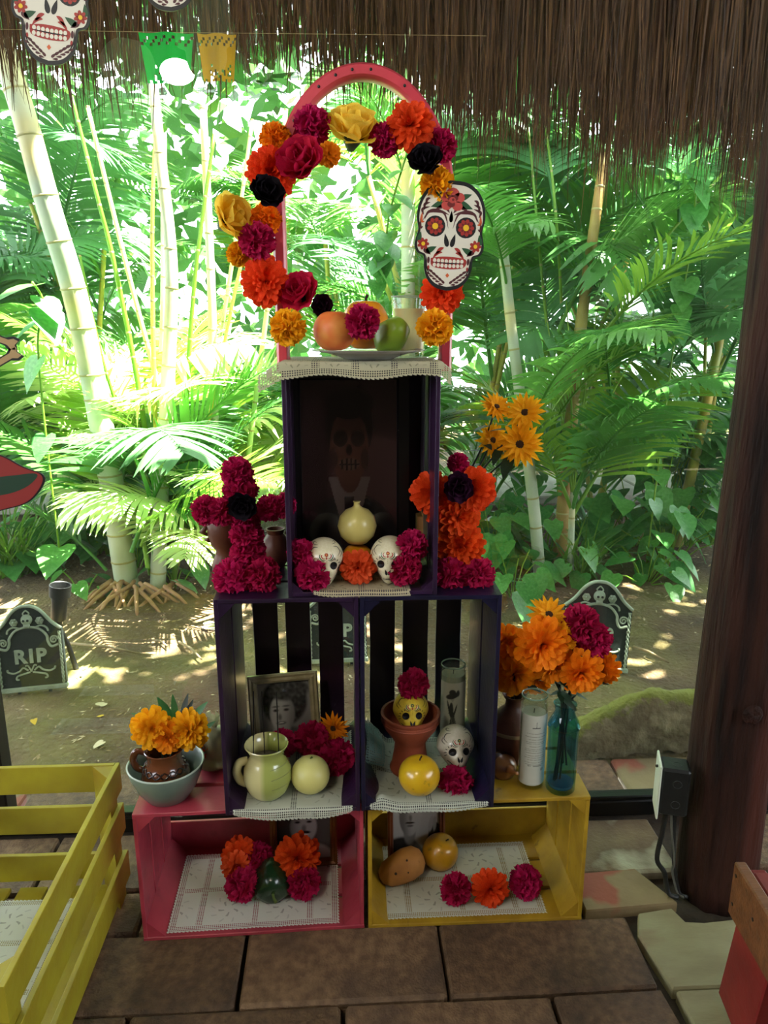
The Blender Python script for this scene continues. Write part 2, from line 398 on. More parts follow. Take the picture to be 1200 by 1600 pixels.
# ------------------------------------------------------------ crates
def slat_mesh(l, w, t, seed):
    r = random.Random(seed); b = MB(); n = 4
    vs = []                                             # a plank with slightly wavering edges
    for i in range(n+1):
        x = -l/2+l*i/n; e1 = r.uniform(-.0012,.0012); e2 = r.uniform(-.0012,.0012); q = .0012
        vs += [(x,-w/2+e1+q,-t/2),(x,w/2+e2-q,-t/2),(x,w/2+e2,-t/2+q),(x,w/2+e2,t/2-q),(x,w/2+e2-q,t/2),(x,-w/2+e1+q,t/2),(x,-w/2+e1,t/2-q),(x,-w/2+e1,-t/2+q)]
    fs = [tuple(range(8)), tuple(n*8+k for k in range(8))[::-1]]
    for i in range(n):
        for k in range(8): fs.append((i*8+k, i*8+(k+1)%8, (i+1)*8+(k+1)%8, (i+1)*8+k))
    return b.add(vs, fs)
def crate(name, label, m, L, H, D, loc, rot=(0,0,0), vertical=False, nback=3, nside=3, nend=3, group=None, gap=.018, post=.04, bgap=None, bmargin=0):
    """open side towards -y; L runs along x (or along z when vertical); loc is the middle of the bottom front edge"""
    R = thing(name, label, 'crate', loc, rot, group)
    t = .009
    T = Matrix.Translation((0,0,H/2)) if not vertical else Matrix.Translation((0,0,L/2)) @ Matrix.Rotation(math.pi/2, 4, 'Y')
    sd = abs(hash(label)) % 1000
    sd = sum(ord(c) for c in label)
    def put(nm, mb, extra): 
        o = mb.build(nm, m, R); o.matrix_local = T @ extra; return o
    def planks(total, n, g): 
        w = (total-g*(n-1))/n; return w, [-total/2+w/2+i*(w+g) for i in range(n)]
    for sg in (-1,1):
        w, ys = planks(D, nside, gap*.7)
        for i, y in enumerate(ys):                       # long sides
            put('slat', slat_mesh(L, w, t, sd+i+7*sg), Matrix.Translation((0, D/2+y, sg*(H/2-t/2))))
        w, ys = planks(D, nend, gap*.5)
        for i, y in enumerate(ys):                       # ends
            put('end_plank', slat_mesh(H-2*t-.001, w, t, sd+i+30+7*sg), Matrix.Translation((sg*(L/2-t/2), D/2+y, 0)) @ Matrix.Rotation(math.pi/2, 4, 'Y'))
        for s2 in (-1,1):                               # triangular posts in the corners
            p = MB(); x0 = sg*(L/2-t); z0 = s2*(H/2-t)
            p.prism([(x0,z0),(x0-sg*post,z0),(x0,z0-s2*post)], .003, D-t)
            put('corner_post', p, Matrix.Identity(4))
    w, zs = planks(H-2*bmargin, nback, bgap or gap)
    for i, z in enumerate(zs):
        put('back_slat', slat_mesh(L, w, t, sd+i+60), Matrix.Translation((0, D+t/2, z)) @ Matrix.Rotation(math.pi/2, 4, 'X'))
    return R
ZB, ZM, ZT = .335, .835, 1.305
FB, FM = 1.443, 1.425
crate('pink_crate', 'pink painted wooden crate lying open on its side on the brick floor', M['pink'], .507, ZB, .30, (-.224,FB+.002,0), (0,0,rad(1.5)), bgap=.03)
crate('yellow_crate', 'worn yellow crate lying open on its side next to the pink one', M['yellow'], .507, ZB, .30, (.293,FB+.006,0), (0,0,rad(0)), bgap=.03)
crate('upright_crate', 'dark purple crate standing on end above the pink crate, silver framed photo inside', M['purple'], .5, .294, .325, (-.125,FM,ZB), (0,0,0), True, gap=.02, nside=2, nback=3, post=.035, nend=3, bmargin=.034)
crate('upright_crate', 'dark navy crate standing on end above the yellow crate, clay goblet inside', M['navy'], .5, .294, .325, (.172,FM,ZB), (0,0,0), True, gap=.02, nside=2, nback=3, post=.035, bmargin=.03)
crate('top_crate', 'violet crate standing on end at the top of the altar around the large dark portrait', M['violet'], .47, .306, .31, (.032,FM+.01,ZM), (0,0,0), True, gap=.022, nside=3, nback=3, post=.022)
# yellow crate in the left foreground, standing upright, open to the top
def open_crate():
    x1 = -.548; Lx, Ly, H = .46, .62, .365; y1 = 1.60; t = .011
    R = thing('yellow_crate', 'bright yellow slatted crate standing upright at the left edge with a lace cloth inside', 'crate', (x1-Lx/2, y1-Ly/2, 0))
    wv = .072
    for i, z in enumerate((.327,.217,.085)):
        for nm, l, at, rz in (('slat',Ly,(Lx/2-t/2,0,z),math.pi/2),('slat',Ly,(-Lx/2+t/2,0,z),math.pi/2),('slat',Lx-2*t,(0,Ly/2-t/2,z),0),('slat',Lx-2*t,(0,-Ly/2+t/2,z),0)):
            o = slat_mesh(l, wv, t, i*11+int(rz*3)).build(nm, M['lemon'], R, loc=at, rot=(math.pi/2,0,rz))
    for sx in (-1,1):
        for sy in (-1,1):
            p = MB(); q = .05
            x0, y0 = sx*(Lx/2-t), sy*(Ly/2-t)
            vs = [(x0,y0,0.0),(x0-sx*q,y0,0.0),(x0,y0-sy*q,0.0),(x0,y0,H-.004),(x0-sx*q,y0,H-.004),(x0,y0-sy*q,H-.004)]
            p.add(vs, [(0,1,2),(3,5,4),(0,1,4,3),(1,2,5,4),(2,0,3,5)]); p.build('corner_post', M['lemon'], R)
    for i in range(5):
        slat_mesh(Ly-2*t-.01, .066, t, 90+i).build('base_slat', M['lemon'], R, loc=(-Lx/2+.055+i*.0875,0,.03), rot=(0,0,math.pi/2))
open_crate()

# ------------------------------------------------------------ lace cloths
def lace(name, w, d, cell, colr='cfcdbb'):
    m = bpy.data.materials.new(name); m.use_nodes = True; nt = m.node_tree; N = nt.nodes; L = nt.links
    b = N['Principled BSDF']; out = N['Material Output']; b.inputs['Base Color'].default_value = lin(colr)+(1,); b.inputs['Roughness'].default_value = .85
    uv = N.new('ShaderNodeUVMap'); uv.uv_map = 'cloth'; sx = N.new('ShaderNodeSeparateXYZ'); L.new(uv.outputs[0], sx.inputs[0])
    def mt(op, a, c=None, e=None):
        n = N.new('ShaderNodeMath'); n.operation = op
        for k, q in enumerate((a,c,e)):
            if q is None: continue
            if isinstance(q, (int,float)): n.inputs[k].default_value = q
            else: L.new(q, n.inputs[k])
        return n.outputs[0]
    u, v = sx.outputs[0], sx.outputs[1]
    du = mt('MINIMUM', u, mt('SUBTRACT', w, u)); dv = mt('MINIMUM', v, mt('SUBTRACT', d, v)); de = mt('MINIMUM', du, dv)
    al = mt('SUBTRACT', mt('ABSOLUTE', mt('SINE', mt('MULTIPLY', mt('ADD', u, v), math.pi/.009))), 0)     # scallops
    scal = mt('LESS_THAN', de, mt('MULTIPLY', mt('SUBTRACT', 1.0, al), .0035))
    def dots(p, r):
        a = mt('ABSOLUTE', mt('SUBTRACT', mt('FRACT', mt('DIVIDE', u, p)), .5)); c = mt('ABSOLUTE', mt('SUBTRACT', mt('FRACT', mt('DIVIDE', v, p)), .5))
        return mt('LESS_THAN', mt('ADD', mt('MULTIPLY', a, a), mt('MULTIPLY', c, c)), r*r)
    band = mt('MULTIPLY', mt('GREATER_THAN', de, .005), mt('LESS_THAN', de, .017))
    fu = mt('MULTIPLY', mt('ABSOLUTE', mt('SUBTRACT', mt('FRACT', mt('ADD', mt('DIVIDE', mt('SUBTRACT', u, w/2), cell), .5+.5)), .5)), cell)
    fv = mt('MULTIPLY', mt('ABSOLUTE', mt('SUBTRACT', mt('FRACT', mt('ADD', mt('DIVIDE', mt('SUBTRACT', v, d/2), cell), .5+.5)), .5)), cell)
    seam = mt('LESS_THAN', mt('ABSOLUTE', mt('SUBTRACT', mt('MINIMUM', fu, fv), .0)), -1)
    cu = mt('MULTIPLY', mt('SUBTRACT', mt('FRACT', mt('ADD', mt('DIVIDE', mt('SUBTRACT', u, w/2), cell), .0)), .5), cell)
    cv = mt('MULTIPLY', mt('SUBTRACT', mt('FRACT', mt('ADD', mt('DIVIDE', mt('SUBTRACT', v, d/2), cell), .0)), .5), cell)
    edge = mt('MAXIMUM', mt('ABSOLUTE', cu), mt('ABSOLUTE', cv))
    seam = mt('MULTIPLY', mt('GREATER_THAN', edge, cell/2-.0075), mt('GREATER_THAN', de, .02))
    holes = mt('MULTIPLY', mt('MAXIMUM', band, seam), mt('MULTIPLY', dots(.0046,.34), .8))
    r = mt('SQRT', mt('ADD', mt('MULTIPLY', cu, cu), mt('MULTIPLY', cv, cv))); th = mt('ARCTAN2', cv, cu)
    pet = mt('MULTIPLY', mt('GREATER_THAN', mt('COSINE', mt('ADD', mt('MULTIPLY', th, 5), mt('MULTIPLY', r, 90))), .8), mt('MULTIPLY', mt('GREATER_THAN', r, cell*.09), mt('LESS_THAN', r, cell*.19)))
    pet2 = mt('MULTIPLY', mt('GREATER_THAN', mt('COSINE', mt('ADD', mt('MULTIPLY', th, 9), mt('MULTIPLY', r, 120))), .9), mt('MULTIPLY', mt('GREATER_THAN', r, cell*.25), mt('LESS_THAN', r, cell*.34)))
    hole = mt('MAXIMUM', mt('MAXIMUM', holes, scal), mt('MULTIPLY', mt('MULTIPLY', mt('MAXIMUM', pet, mt('MULTIPLY', pet2, .5)), .4), mt('GREATER_THAN', de, .02)))
    rim = mt('MULTIPLY', mt('GREATER_THAN', mt('COSINE', mt('ADD', mt('MULTIPLY', th, 5), .6)), .2), mt('MULTIPLY', mt('GREATER_THAN', r, cell*.05), mt('LESS_THAN', r, cell*.3)))
    bp = N.new('ShaderNodeBump'); bp.inputs['Strength'].default_value = .6; bp.inputs['Distance'].default_value = .002; L.new(rim, bp.inputs['Height']); L.new(bp.outputs[0], b.inputs['Normal'])
    tr = N.new('ShaderNodeBsdfTransparent'); mx = N.new('ShaderNodeMixShader'); L.new(hole, mx.inputs[0])
    tl = N.new('ShaderNodeBsdfTranslucent'); tl.inputs[0].default_value = lin(colr)+(1,); m2 = N.new('ShaderNodeMixShader'); m2.inputs[0].default_value = .2
    L.new(b.outputs[0], m2.inputs[1]); L.new(tl.outputs[0], m2.inputs[2])
    L.new(m2.outputs[0], mx.inputs[1]); L.new(tr.outputs[0], mx.inputs[2]); L.new(mx.outputs[0], out.inputs[0])
    return m
def cloth(name, label, w, d, cell, fn, group=None, colr='cfcdbb', nx=40, ny=40):
    """fn(u,v) in metres from the front left corner gives the point"""
    vs = []; fs = []; uvs = []
    for j in range(ny+1):
        for i in range(nx+1):
            u, v = w*i/nx, d*j/ny; vs.append(tuple(fn(u,v))); uvs.append((u,v))
    for j in range(ny):
        for i in range(nx):
            a = j*(nx+1)+i; fs.append((a,a+1,a+nx+2,a+nx+1))
    me = bpy.data.meshes.new(name); me.from_pydata(vs, [], fs); me.materials.append(lace(name+'_lace', w, d, cell, colr))
    l = me.uv_layers.new(name='cloth')
    l.data.foreach_set('uv', [q for p in me.polygons for vi in p.vertices for q in uvs[vi]])
    me.polygons.foreach_set('use_smooth', [True]*len(fs))
    o = bpy.data.objects.new(name, me); COL.objects.link(o); return tag(o, label, 'doily', group)
def wav(u, v, a=.0012, k=0): return a*(1+noise.noise((u*22+k,v*22,k)))
def flat_fn(x0, y0, z, rz=0, k=0, w=0, curl=None):
    c, s = math.cos(rz), math.sin(rz)
    def f(u, v):
        q = z+wav(u,v,.0012,k)
        if curl: q += curl(u,v)
        return (x0+u*c-v*s, y0+u*s+v*c, q)
    return f
def hang_fn(x0, y0, z, drop, rz=0, k=0, lift=None):      # front part falls over the edge at y0+drop of cloth length
    def f(u, v):
        a = v-drop
        if a >= 0: p = [x0+u, y0+a, z+wav(u,v,.0012,k)]
        else: p = [x0+u, y0-.004-.002*math.sin(u*50+k), z+a*(.35+.9*max(0,math.sin(math.pi*u/.262))**.6)]
        if lift: p = lift(u,v,p)
        return p
    return f
# lace runner over the top crate: sides hang a little past the crate
tw = .37
def top_fn(u, v):
    x = -.165+u*tw/.37; a = v-.034; z = ZT+.002+wav(u,v,.001,3)
    y = FM+.006+max(a,0) if a >= 0 else FM+.004-.003*math.sin(u*40)
    if a < 0: z = ZT+.002+a*(.75+.25*math.sin(u*17+1)**2)
    side = max(0, -.122-x, x-.186)
    z -= side*(.62 if x < 0 else .85); 
    return (x, y, z)
cloth('lace_runner', 'cream lace runner draped over the very top of the altar under the fruit plate', tw, .26, .075, top_fn, colr='b9b291')
cloth('lace_doily', 'white lace doily in the pink crate under the green pepper', .40, .262, .13, flat_fn(-.428,1.447,.0105,rad(1.5),1), group=None, colr='d8d8cc')
cloth('lace_doily', 'white lace doily in the yellow crate under the row of three pompom flowers', .40, .255, .13, flat_fn(.068,1.462,.0105,rad(0),2), colr='d2d2be')
def lift_l(u, v, p):
    if u < .03: p[2] += (.03-u)*.6*max(0,min(1,(v-.05)*9))
    if u > .232: p[2] += (u-.232)*1.1*max(0,min(1,(v-.05)*6))
    return p
cloth('lace_doily', 'lace doily hanging over the front of the purple crate under the cream jug', .262, .29, .13, hang_fn(-.256,FM-.001,ZB+.0105,.02,0,4,lift_l), colr='b9bba6')
def lift_r(u, v, p):
    q = max(0,1-((u-.03)**2+(v-.03)**2)**.5/.05)
    p[2] += q*q*.02; p[0] -= q*.006
    if u < .05: p[2] += (.05-u)*1.2*max(0,min(1,(v-.1)*6))
    if u > .235: p[2] += (u-.235)*1.0*max(0,min(1,(v-.05)*6))
    return p
cloth('lace_doily', 'lace doily with a curled front corner in the navy crate under the yellow apple', .262, .29, .13, hang_fn(.045,FM-.001,ZB+.0105,.014,0,5,lift_r), colr='b7bba8')
cloth('lace_doily', 'small cream lace doily under the two skulls below the dark portrait', .20, .16, .10, hang_fn(-.07,FM+.009,ZM+.0105,.012,0,6), colr='b5a988')
cloth('lace_doily', 'lace doily lying inside the bright yellow slatted crate at the left', .40, .52, .13, flat_fn(-1.05,1.02,.037,0,7), colr='d6dccb')
cloth('cloth_corner', 'pale teal lace cloth bunched in the left of the navy crate', .10, .14, .05, lambda u,v: (.036+.02*math.sin(v*30)*.3+u*.45, 1.55+v, ZB+.016+.05*math.sin(min(1,v/.07)*1.57)*(1-u*6)*.9+u*.1+.02*max(0,1-u*10)), colr='7f9c92', nx=16, ny=20)['category'] = 'cloth'

# ------------------------------------------------------------ flowers
def cloth_col(k, h1, h2, tr=.3): M[k] = mat(k, h1, h2, 30, .7, transl=tr, spec=.2, rnd=.06)
cloth_col('magenta', 'cc1c58', 'a01246'); cloth_col('orange', 'f0561a', 'd83c12'); cloth_col('amber', 'f59a12', 'ea7c0c'); cloth_col('gold', 'f7c01e', 'efa010')
cloth_col('lemonp', 'fbe46a', 'f3cf3a', .5); cloth_col('rosepink', 'cf1f45', 'b0143a', .35); cloth_col('blackp', '140a14', '0c060d', .05); cloth_col('plum', '3a1030', '260a20', .15); cloth_col('coral', 'e8602c', 'd84820')
M['calyx'] = mat('calyx_green', '2a3a1e', '1c2a14', 30, .7)
M['seed'] = mat('dark_flower_centre', '2c1a0a', '4a2c10', 60, .9, .6, 200)
def frame_to(d, spin=0):
    return d.to_track_quat('Z','Y').to_matrix().to_4x4() @ Matrix.Rotation(spin,4,'Z')
def petal(b, T, l, w, cup=.3, tip=.0, ruff=0, seed=0, nl=3, r0=.12, shape=0):
    """petal along local +z of T starting at r0*l, bending towards local x"""
    r = random.Random(seed); vs = []
    for i in range(nl+1):
        t = i/nl; ww = w*((math.sin(math.pi*(.12+.73*t))**.8)*(1 if i < nl else .72), (.35,.72,1.0,.66)[i] if nl == 3 else 1, (.4,.75,1.0,1.0)[i] if nl == 3 else 1)[shape]
        z = l*(r0+(1-r0)*t); bend = l*cup*t*t; j = r.uniform(-ruff,ruff)*l
        for s in (-1,0,1):
            vs.append((bend+(.06*l*abs(s) if True else 0)+j*s+(r.uniform(-ruff,ruff)*l if i == nl else 0), s*ww/2, z+(tip*l if s == 0 and i == nl else 0)))
    fs = []
    for i in range(nl):
        for k in range(2):
            a = i*3+k; fs.append((a,a+1,a+4,a+3))
    b.add(vs, fs, 0, T)
FM_CACHE = {}
def pom_mesh(kind, v):
    """unit-radius flower heads facing +z"""
    k = (kind, v)
    if k in FM_CACHE: return FM_CACHE[k]
    r = random.Random(kind+str(v)); b = MB()
    if kind == 'pom':                                   # carnation-like ball of ruffled petals
        n = 170; b.lathe([(0,-.55),(.4,-.4),(.55,0),(.42,.4),(.22,.56),(0,.6)], 10)
        for i in range(n):
            z = 1-1.8*(i+.5)/n; g = i*2.39996+r.uniform(-.2,.2); q = math.sqrt(max(0,1-z*z))
            d = Vector((q*math.cos(g), q*math.sin(g), z))
            T = frame_to(d, r.uniform(0,6.28)); l = r.uniform(.86,1.03)
            petal(b, T, l, .38, r.uniform(-.12,.14), -.05, .055, i+v*100, 3, .45, 2)
    elif kind == 'marigold':                            # layered rounded petals
        for ring, (el, n, l, w) in enumerate(((-12,16,1.0,.36),(2,17,1.0,.35),(16,16,.97,.33),(30,15,.93,.31),(45,12,.87,.28),(60,9,.78,.25),(74,6,.68,.22),(86,3,.58,.2))):
            for i in range(n):
                g = 6.283*(i+.5*(ring%2))/n+r.uniform(-.12,.12); e = rad(el+r.uniform(-7,7))
                d = Vector((math.cos(g)*math.cos(e), math.sin(g)*math.cos(e), math.sin(e)))
                X = Vector((math.cos(g)*-math.sin(e), math.sin(g)*-math.sin(e), math.cos(e))); Y = d.cross(X)
                T = Matrix((X,Y,d)).transposed().to_4x4()
                petal(b, T, l*r.uniform(.92,1.05), w, r.uniform(-.2,.06), .05, .025, i+ring*31+v*100, 3, .15, 1)
    elif kind == 'daisy':                               # gerbera: two or three rings of narrow petals
        for ring, (el, n, l, w) in enumerate(((4,17,1.0,.26),(16,16,.9,.24),(34,11,.68,.2))):
            for i in range(n):
                g = 6.283*(i+.5*(ring%2))/n+r.uniform(-.06,.06); e = rad(el+r.uniform(-7,7))
                d = Vector((math.cos(g)*math.cos(e), math.sin(g)*math.cos(e), math.sin(e)))
                X = Vector((math.cos(g)*-math.sin(e), math.sin(g)*-math.sin(e), math.cos(e))); Y = d.cross(X)
                petal(b, Matrix((X,Y,d)).transposed().to_4x4(), l*r.uniform(.93,1.05), w, r.uniform(-.12,.08), .12, .015, i+ring*31+v*100, 3, .15)
    FM_CACHE[k] = b; return b
MESHC = {}
def head_mesh(kind, v, m):
    k = (kind, v, m)
    if k not in MESHC: MESHC[k] = pom_mesh(kind, v).mesh('petals', M[m], 180, fix=False)
    return MESHC[k]
def rose_petal_mesh(m):
    k = ('rosepetal', m)
    if k not in MESHC:
        b = MB(); n = 6; vs = []
        for i in range(n+1):
            t = i/n; w = .62*math.sin(math.pi*(.1+.62*t))**.7
            for j in range(n+1):
                s = (j/n-.5)*2; a = s*w*1.0
                rim = .1*t**3*math.sin(s*5+1)
                vs.append((.12+.55*t-.22*t*t+rim*.6-.14*s*s*t, a, .95*t*(1-.12*s*s)+rim*.3))
        fs = [(i*(n+1)+j, i*(n+1)+j+1, (i+1)*(n+1)+j+1, (i+1)*(n+1)+j) for i in range(n) for j in range(n)]
        b.add(vs, fs); MESHC[k] = b.mesh('petal', M[m], 180, fix=False)
    return MESHC[k]
def rose_parts(root, m, R, seed, open_=1.0):
    r = random.Random(seed); me = rose_petal_mesh(m)
    for ring, (n, tilt, sc) in enumerate(((6,40,1.0),(5,20,.95),(4,2,.86),(3,-14,.74),(3,-24,.58))):
        for i in range(n):
            g = 6.283*(i+.4*ring)/n+r.uniform(-.15,.15)
            T = Matrix.Rotation(g,4,'Z') @ Matrix.Rotation(rad(tilt*open_+r.uniform(-9,9)),4,'Y') @ Matrix.Rotation(r.uniform(-.15,.15),4,'Z')
            o = inst('petal', me, root); o.matrix_local = Matrix.Translation((0,0,-.3*R)) @ T @ Matrix.Diagonal((R*sc*.95,R*sc*.95,R*sc*.95,1))
CAL = None
def calyx(root, R, back=-.28):
    global CAL
    if CAL is None: CAL = MB().lathe([(0,-.55),(.12,-.5),(.3,-.2),(.42,.05),(.0,.1)], 10).mesh('calyx', M['calyx'], 60)
    inst('calyx', CAL, root, (0,0,back*R), (0,0,0), R)
SEED = None
def seed_disc(root, R, z=.12, sc=.22):
    global SEED
    if SEED is None: SEED = MB().lathe([(0,.35),(.5,.3),(.9,.1),(1,-.2),(0,-.4)], 12).mesh('flower_centre', M['seed'], 60)
    inst('flower_centre', SEED, root, (0,0,z*R), (0,0,0), R*sc)
def face_rot(tx=0, tz=0, spin=0):                       # local +z turned to the viewer's side (-y), then tilted
    return (Matrix.Rotation(rad(tz),3,'Z') @ Matrix.Rotation(rad(90+tx),3,'X') @ Matrix.Rotation(spin,3,'Z')).to_euler()
FC = [0]
def flower(name, kind, m, p, R, label, group, tx=0, tz=0, open_=1.0):
    """tx tips the face down (+) or up (-); tz turns it left/right"""
    FC[0] += 1; r = random.Random(FC[0])
    root = thing(name, label, 'flower', p, face_rot(tx, tz, r.uniform(0,6.28)), group)
    if kind == 'rose': rose_parts(root, m, R, FC[0], open_); calyx(root, R, -.32)
    else:
        inst('petals', head_mesh(kind, FC[0]%3, m), root, (0,0,0), (0,0,0), R)
        calyx(root, R, -.28 if kind != 'pom' else -.75)
        if kind == 'daisy': seed_disc(root, R)
    return root
def flower_part(parent, kind, m, p, R, tx=0, tz=0, name='pompom', seed=0):   # a flower as part of a bigger thing
    o = inst(name, head_mesh(kind, seed%3, m), parent, p, face_rot(tx, tz, seed*1.7), R)
    return o

# ------------------------------------------------------------ the arch over the altar
AY = 1.53
M['archpink'] = mat('coral_pink_paint', 'c8404a', 'b53440', 10, .4, .15, 60, coat=.2, c3='7a1a1c', s3=30, lo3=.7, hi3=.8)
cx = W(568,300,AY).x; zt = W(568,113,AY).z; hw = .163; zs = 1.60
A = thing('wooden_arch', 'coral pink wooden hoop arching over the fruit plate at the top', 'arch', (cx,AY,1.285))
b = MB(); pts = [(-hw,0,0)]+[(-hw,0,k*.07) for k in range(1,5)]
pts += [(-hw*math.cos(g), 0, zs-1.285+(zt-zs)*math.sin(g)) for g in [math.pi*i/40 for i in range(41)]]
pts += [(hw,0,k*.07) for k in range(4,-1,-1)]
hx = .0125; hy = .02; vs = []; fs = []                   # flat band, rounded edges
n = len(pts)
for i in range(n):
    a = Vector(pts[max(i-1,0)]); c = Vector(pts[min(i+1,n-1)]); t = (c-a).normalized(); nn = Vector((-t.z,0,t.x))
    for (u, w) in ((-1,-.7),(-.6,-1),(.6,-1),(1,-.7),(1,.7),(.6,1),(-.6,1),(-1,.7)): vs.append(Vector(pts[i])+nn*u*hx+Vector((0,w*hy,0)))
for i in range(n-1):
    for k in range(8): fs.append((i*8+k, i*8+(k+1)%8, (i+1)*8+(k+1)%8, (i+1)*8+k))
fs += [tuple(range(8)), tuple((n-1)*8+k for k in range(8))]
b.add(vs, fs); b.build('hoop', M['archpink'], A, 40)
for g in (38,72,83,95,118,132,60):                      # nail heads
    q = rad(g); nb = MB(); nb.lathe([(0,.0015),(.0028,.001),(.003,-.002),(0,-.003)], 8)
    nb.build('nail', M['black'], A, loc=(-hw*math.cos(q),-hy-.0003,zs-1.285+(zt-zs)*math.sin(q)), rot=(rad(90),0,0))
# flowers fixed along it: pixel, radius in pixels, how far in front of the hoop
AG = None
for nm, k, m, px, py, r, dy, tx, tz, lab in (
 ('pompom_flower','pom','magenta',488,197,31,.03,-15,10,'magenta pompom on the upper left of the arch, left of the topmost yellow rose'),
 ('paper_rose','rose','lemonp',553,196,49,.035,-48,12,'large pale yellow rose at the very top of the arch'),
 ('pompom_flower','pom','magenta',601,219,27,.035,10,-10,'magenta pompom between the top yellow rose and the big orange marigold on the arch'),
 ('marigold_flower','marigold','orange',641,197,37,.05,-10,-10,'big orange marigold at the upper right of the arch'),
 ('pompom_flower','pom','magenta',688,228,27,.03,0,-15,'magenta pompom behind the black rose on the right of the arch'),
 ('fabric_rose','rose','blackp',664,249,31,.085,-30,-15,'black fabric rose on the right of the arch above the skull cutout'),
 ('pompom_flower','pom','gold',683,289,29,.06,0,-10,'golden pompom touching the top of the skull cutout on the arch'),
 ('pompom_flower','pom','amber',430,217,26,.025,-10,15,'amber pompom at the upper left of the arch behind the red pink rose'),
 ('fabric_rose','rose','rosepink',468,250,44,.085,-22,-18,'large red pink fabric rose at the upper left of the arch'),
 ('marigold_flower','marigold','amber',514,241,19,.055,0,0,'small amber marigold peeping out right of the large red pink rose'),
 ('marigold_flower','marigold','orange',424,270,39,.045,0,15,'orange marigold above the black rose on the left of the arch'),
 ('fabric_rose','rose','blackp',418,298,30,.105,-25,20,'black fabric rose on the left side of the arch'),
 ('paper_rose','rose','lemonp',365,340,44,.05,-20,48,'large pale yellow rose sticking out left of the arch'),
 ('pompom_flower','pom','amber',415,343,26,.03,0,0,'amber pompom on the left of the arch behind the pale yellow rose'),
 ('pompom_flower','pom','magenta',402,377,30,.06,0,5,'magenta pompom on the left of the arch below the pale yellow rose'),
 ('pompom_flower','pom','gold',373,398,20,.03,0,25,'small golden pompom on the outer left edge of the arch'),
 ('marigold_flower','marigold','orange',415,440,38,.05,5,10,'orange marigold low on the left leg of the arch'),
 ('fabric_rose','rose','rosepink',466,455,37,.06,-28,-22,'red pink fabric rose low on the left leg of the arch'),
 ('fabric_rose','rose','plum',504,477,20,.04,0,-10,'dark plum rose behind the peach at the left of the plate'),
 ('marigold_flower','marigold','orange',690,457,34,.02,0,-10,'orange marigold on the right leg of the arch behind the glass of milk'),
 ('pompom_flower','pom','gold',450,512,30,.09,-5,10,'golden pompom on the lace runner left of the plate'),
 ('pompom_flower','pom','gold',679,512,30,.09,-5,-10,'golden pompom on the lace runner right of the plate'),
 ('pompom_flower','pom','magenta',567,503,29,.105,-10,0,'magenta pompom among the fruit on the plate')):
    p = W(px,py,AY-dy); flower(nm, k, m, p, r*mpp(p), lab, None, tx, tz)

# ------------------------------------------------------------ plate, fruit and glass on the top
M['china'] = mat('white_china', 'b9b8b0', None, rough=.2, coat=.5)
TOPZ = ZT+.0045
pp = Vector((.048,1.50,TOPZ))
P = thing('dinner_plate', 'white china plate of fruit on the lace runner', 'plate', pp)
b = MB(); b.lathe([(0,0),(.05,0),(.052,.002),(.08,.011),(.113,.0165),(.1145,.018),(.112,.0185),(.08,.0135),(.05,.005),(0,.0045)], 48); b.build('plate_body', M['china'], P, 60)
b = MB(); b.lathe([(.104,.0178),(.1095,.0189),(.1105,.0187)], 48); b.build('rim_band', mat('plate_rim_grey','8f9088',None,rough=.3), P, 60)
def fruit(name, label, cat, p, prof, m, sx=1, sy=1, lobes=0, lobe=.06, rot=(0,0,0), stem=True, seg=32, dim=0):
    o = thing(name, label, cat, p, rot); b = MB(); vs = []; fs = []
    n = len(prof)
    for (r, z) in prof:
        for k in range(seg):
            g = 2*math.pi*k/seg; q = 1+(lobe*math.cos(g*lobes) if lobes else 0)
            q += noise.noise((math.cos(g)*1.3+p[0]*40, math.sin(g)*1.3, z*20))*dim
            vs.append((max(r,1e-5)*q*math.cos(g)*sx, max(r,1e-5)*q*math.sin(g)*sy, z))
    for i in range(n-1):
        for k in range(seg): fs.append((i*seg+k, i*seg+(k+1)%seg, (i+1)*seg+(k+1)%seg, (i+1)*seg+k))
    b.add(vs, fs); b.build('skin', m, o, 180)
    return o
def ball(r, h=None, dimp=.12, n=18, base=.0):
    h = h or r; o = []
    for i in range(n+1):
        t = math.pi*i/n; z = -math.cos(t)*h; x = math.sin(t)*r
        if math.cos(t) < -.0 and False: pass
        d = dimp*math.exp(-(t/.35)**2) + dimp*1.1*math.exp(-((math.pi-t)/.38)**2)
        o.append((x, z*(1-d)))
    return o
M['peach'] = mat('peach_skin', 'e8853c', 'd8662c', 8, .5, .05, c3='e8a24c', s3=14)
M['persim'] = mat('yellow_pepper_skin', 'eda01c', 'e28a10', 8, .25, coat=.5)
M['chayote'] = mat('green_chayote_skin', '8fae2c', '6f9420', 9, .4, .1, 25)
M['applem'] = mat('yellow_apple_skin', 'd8b41e', 'c89a18', 12, .28, coat=.4, c3='8f7a20', s3=60, lo3=.66, hi3=.75)
M['applem2'] = mat('spotted_yellow_apple_skin', 'c8941e', 'b07f18', 12, .3, coat=.3, c3='8a6a20', s3=50, lo3=.64, hi3=.75)
M['onion'] = mat('pale_onion_skin', 'd8cc7c', 'c8b868', 8, .35, coat=.2, stretch=(1,1,.3))
M['melon'] = mat('pale_melon_skin', 'd4cf80', 'c8c070', 6, .4)
M['potato'] = mat('potato_skin', 'b27a34', '93602a', 12, .7, .4, 40, c3='5a3a1a', s3=40, lo3=.66, hi3=.74)
M['peppg'] = mat('dark_green_pepper_skin', '0f2a16', '17381c', 8, .25, coat=.25)
M['stalk'] = mat('fruit_stalk', '3a2a14', '241808', 40, .8)
M['stalkg'] = mat('green_stalk', '5a6a2a', '47561f', 40, .7)
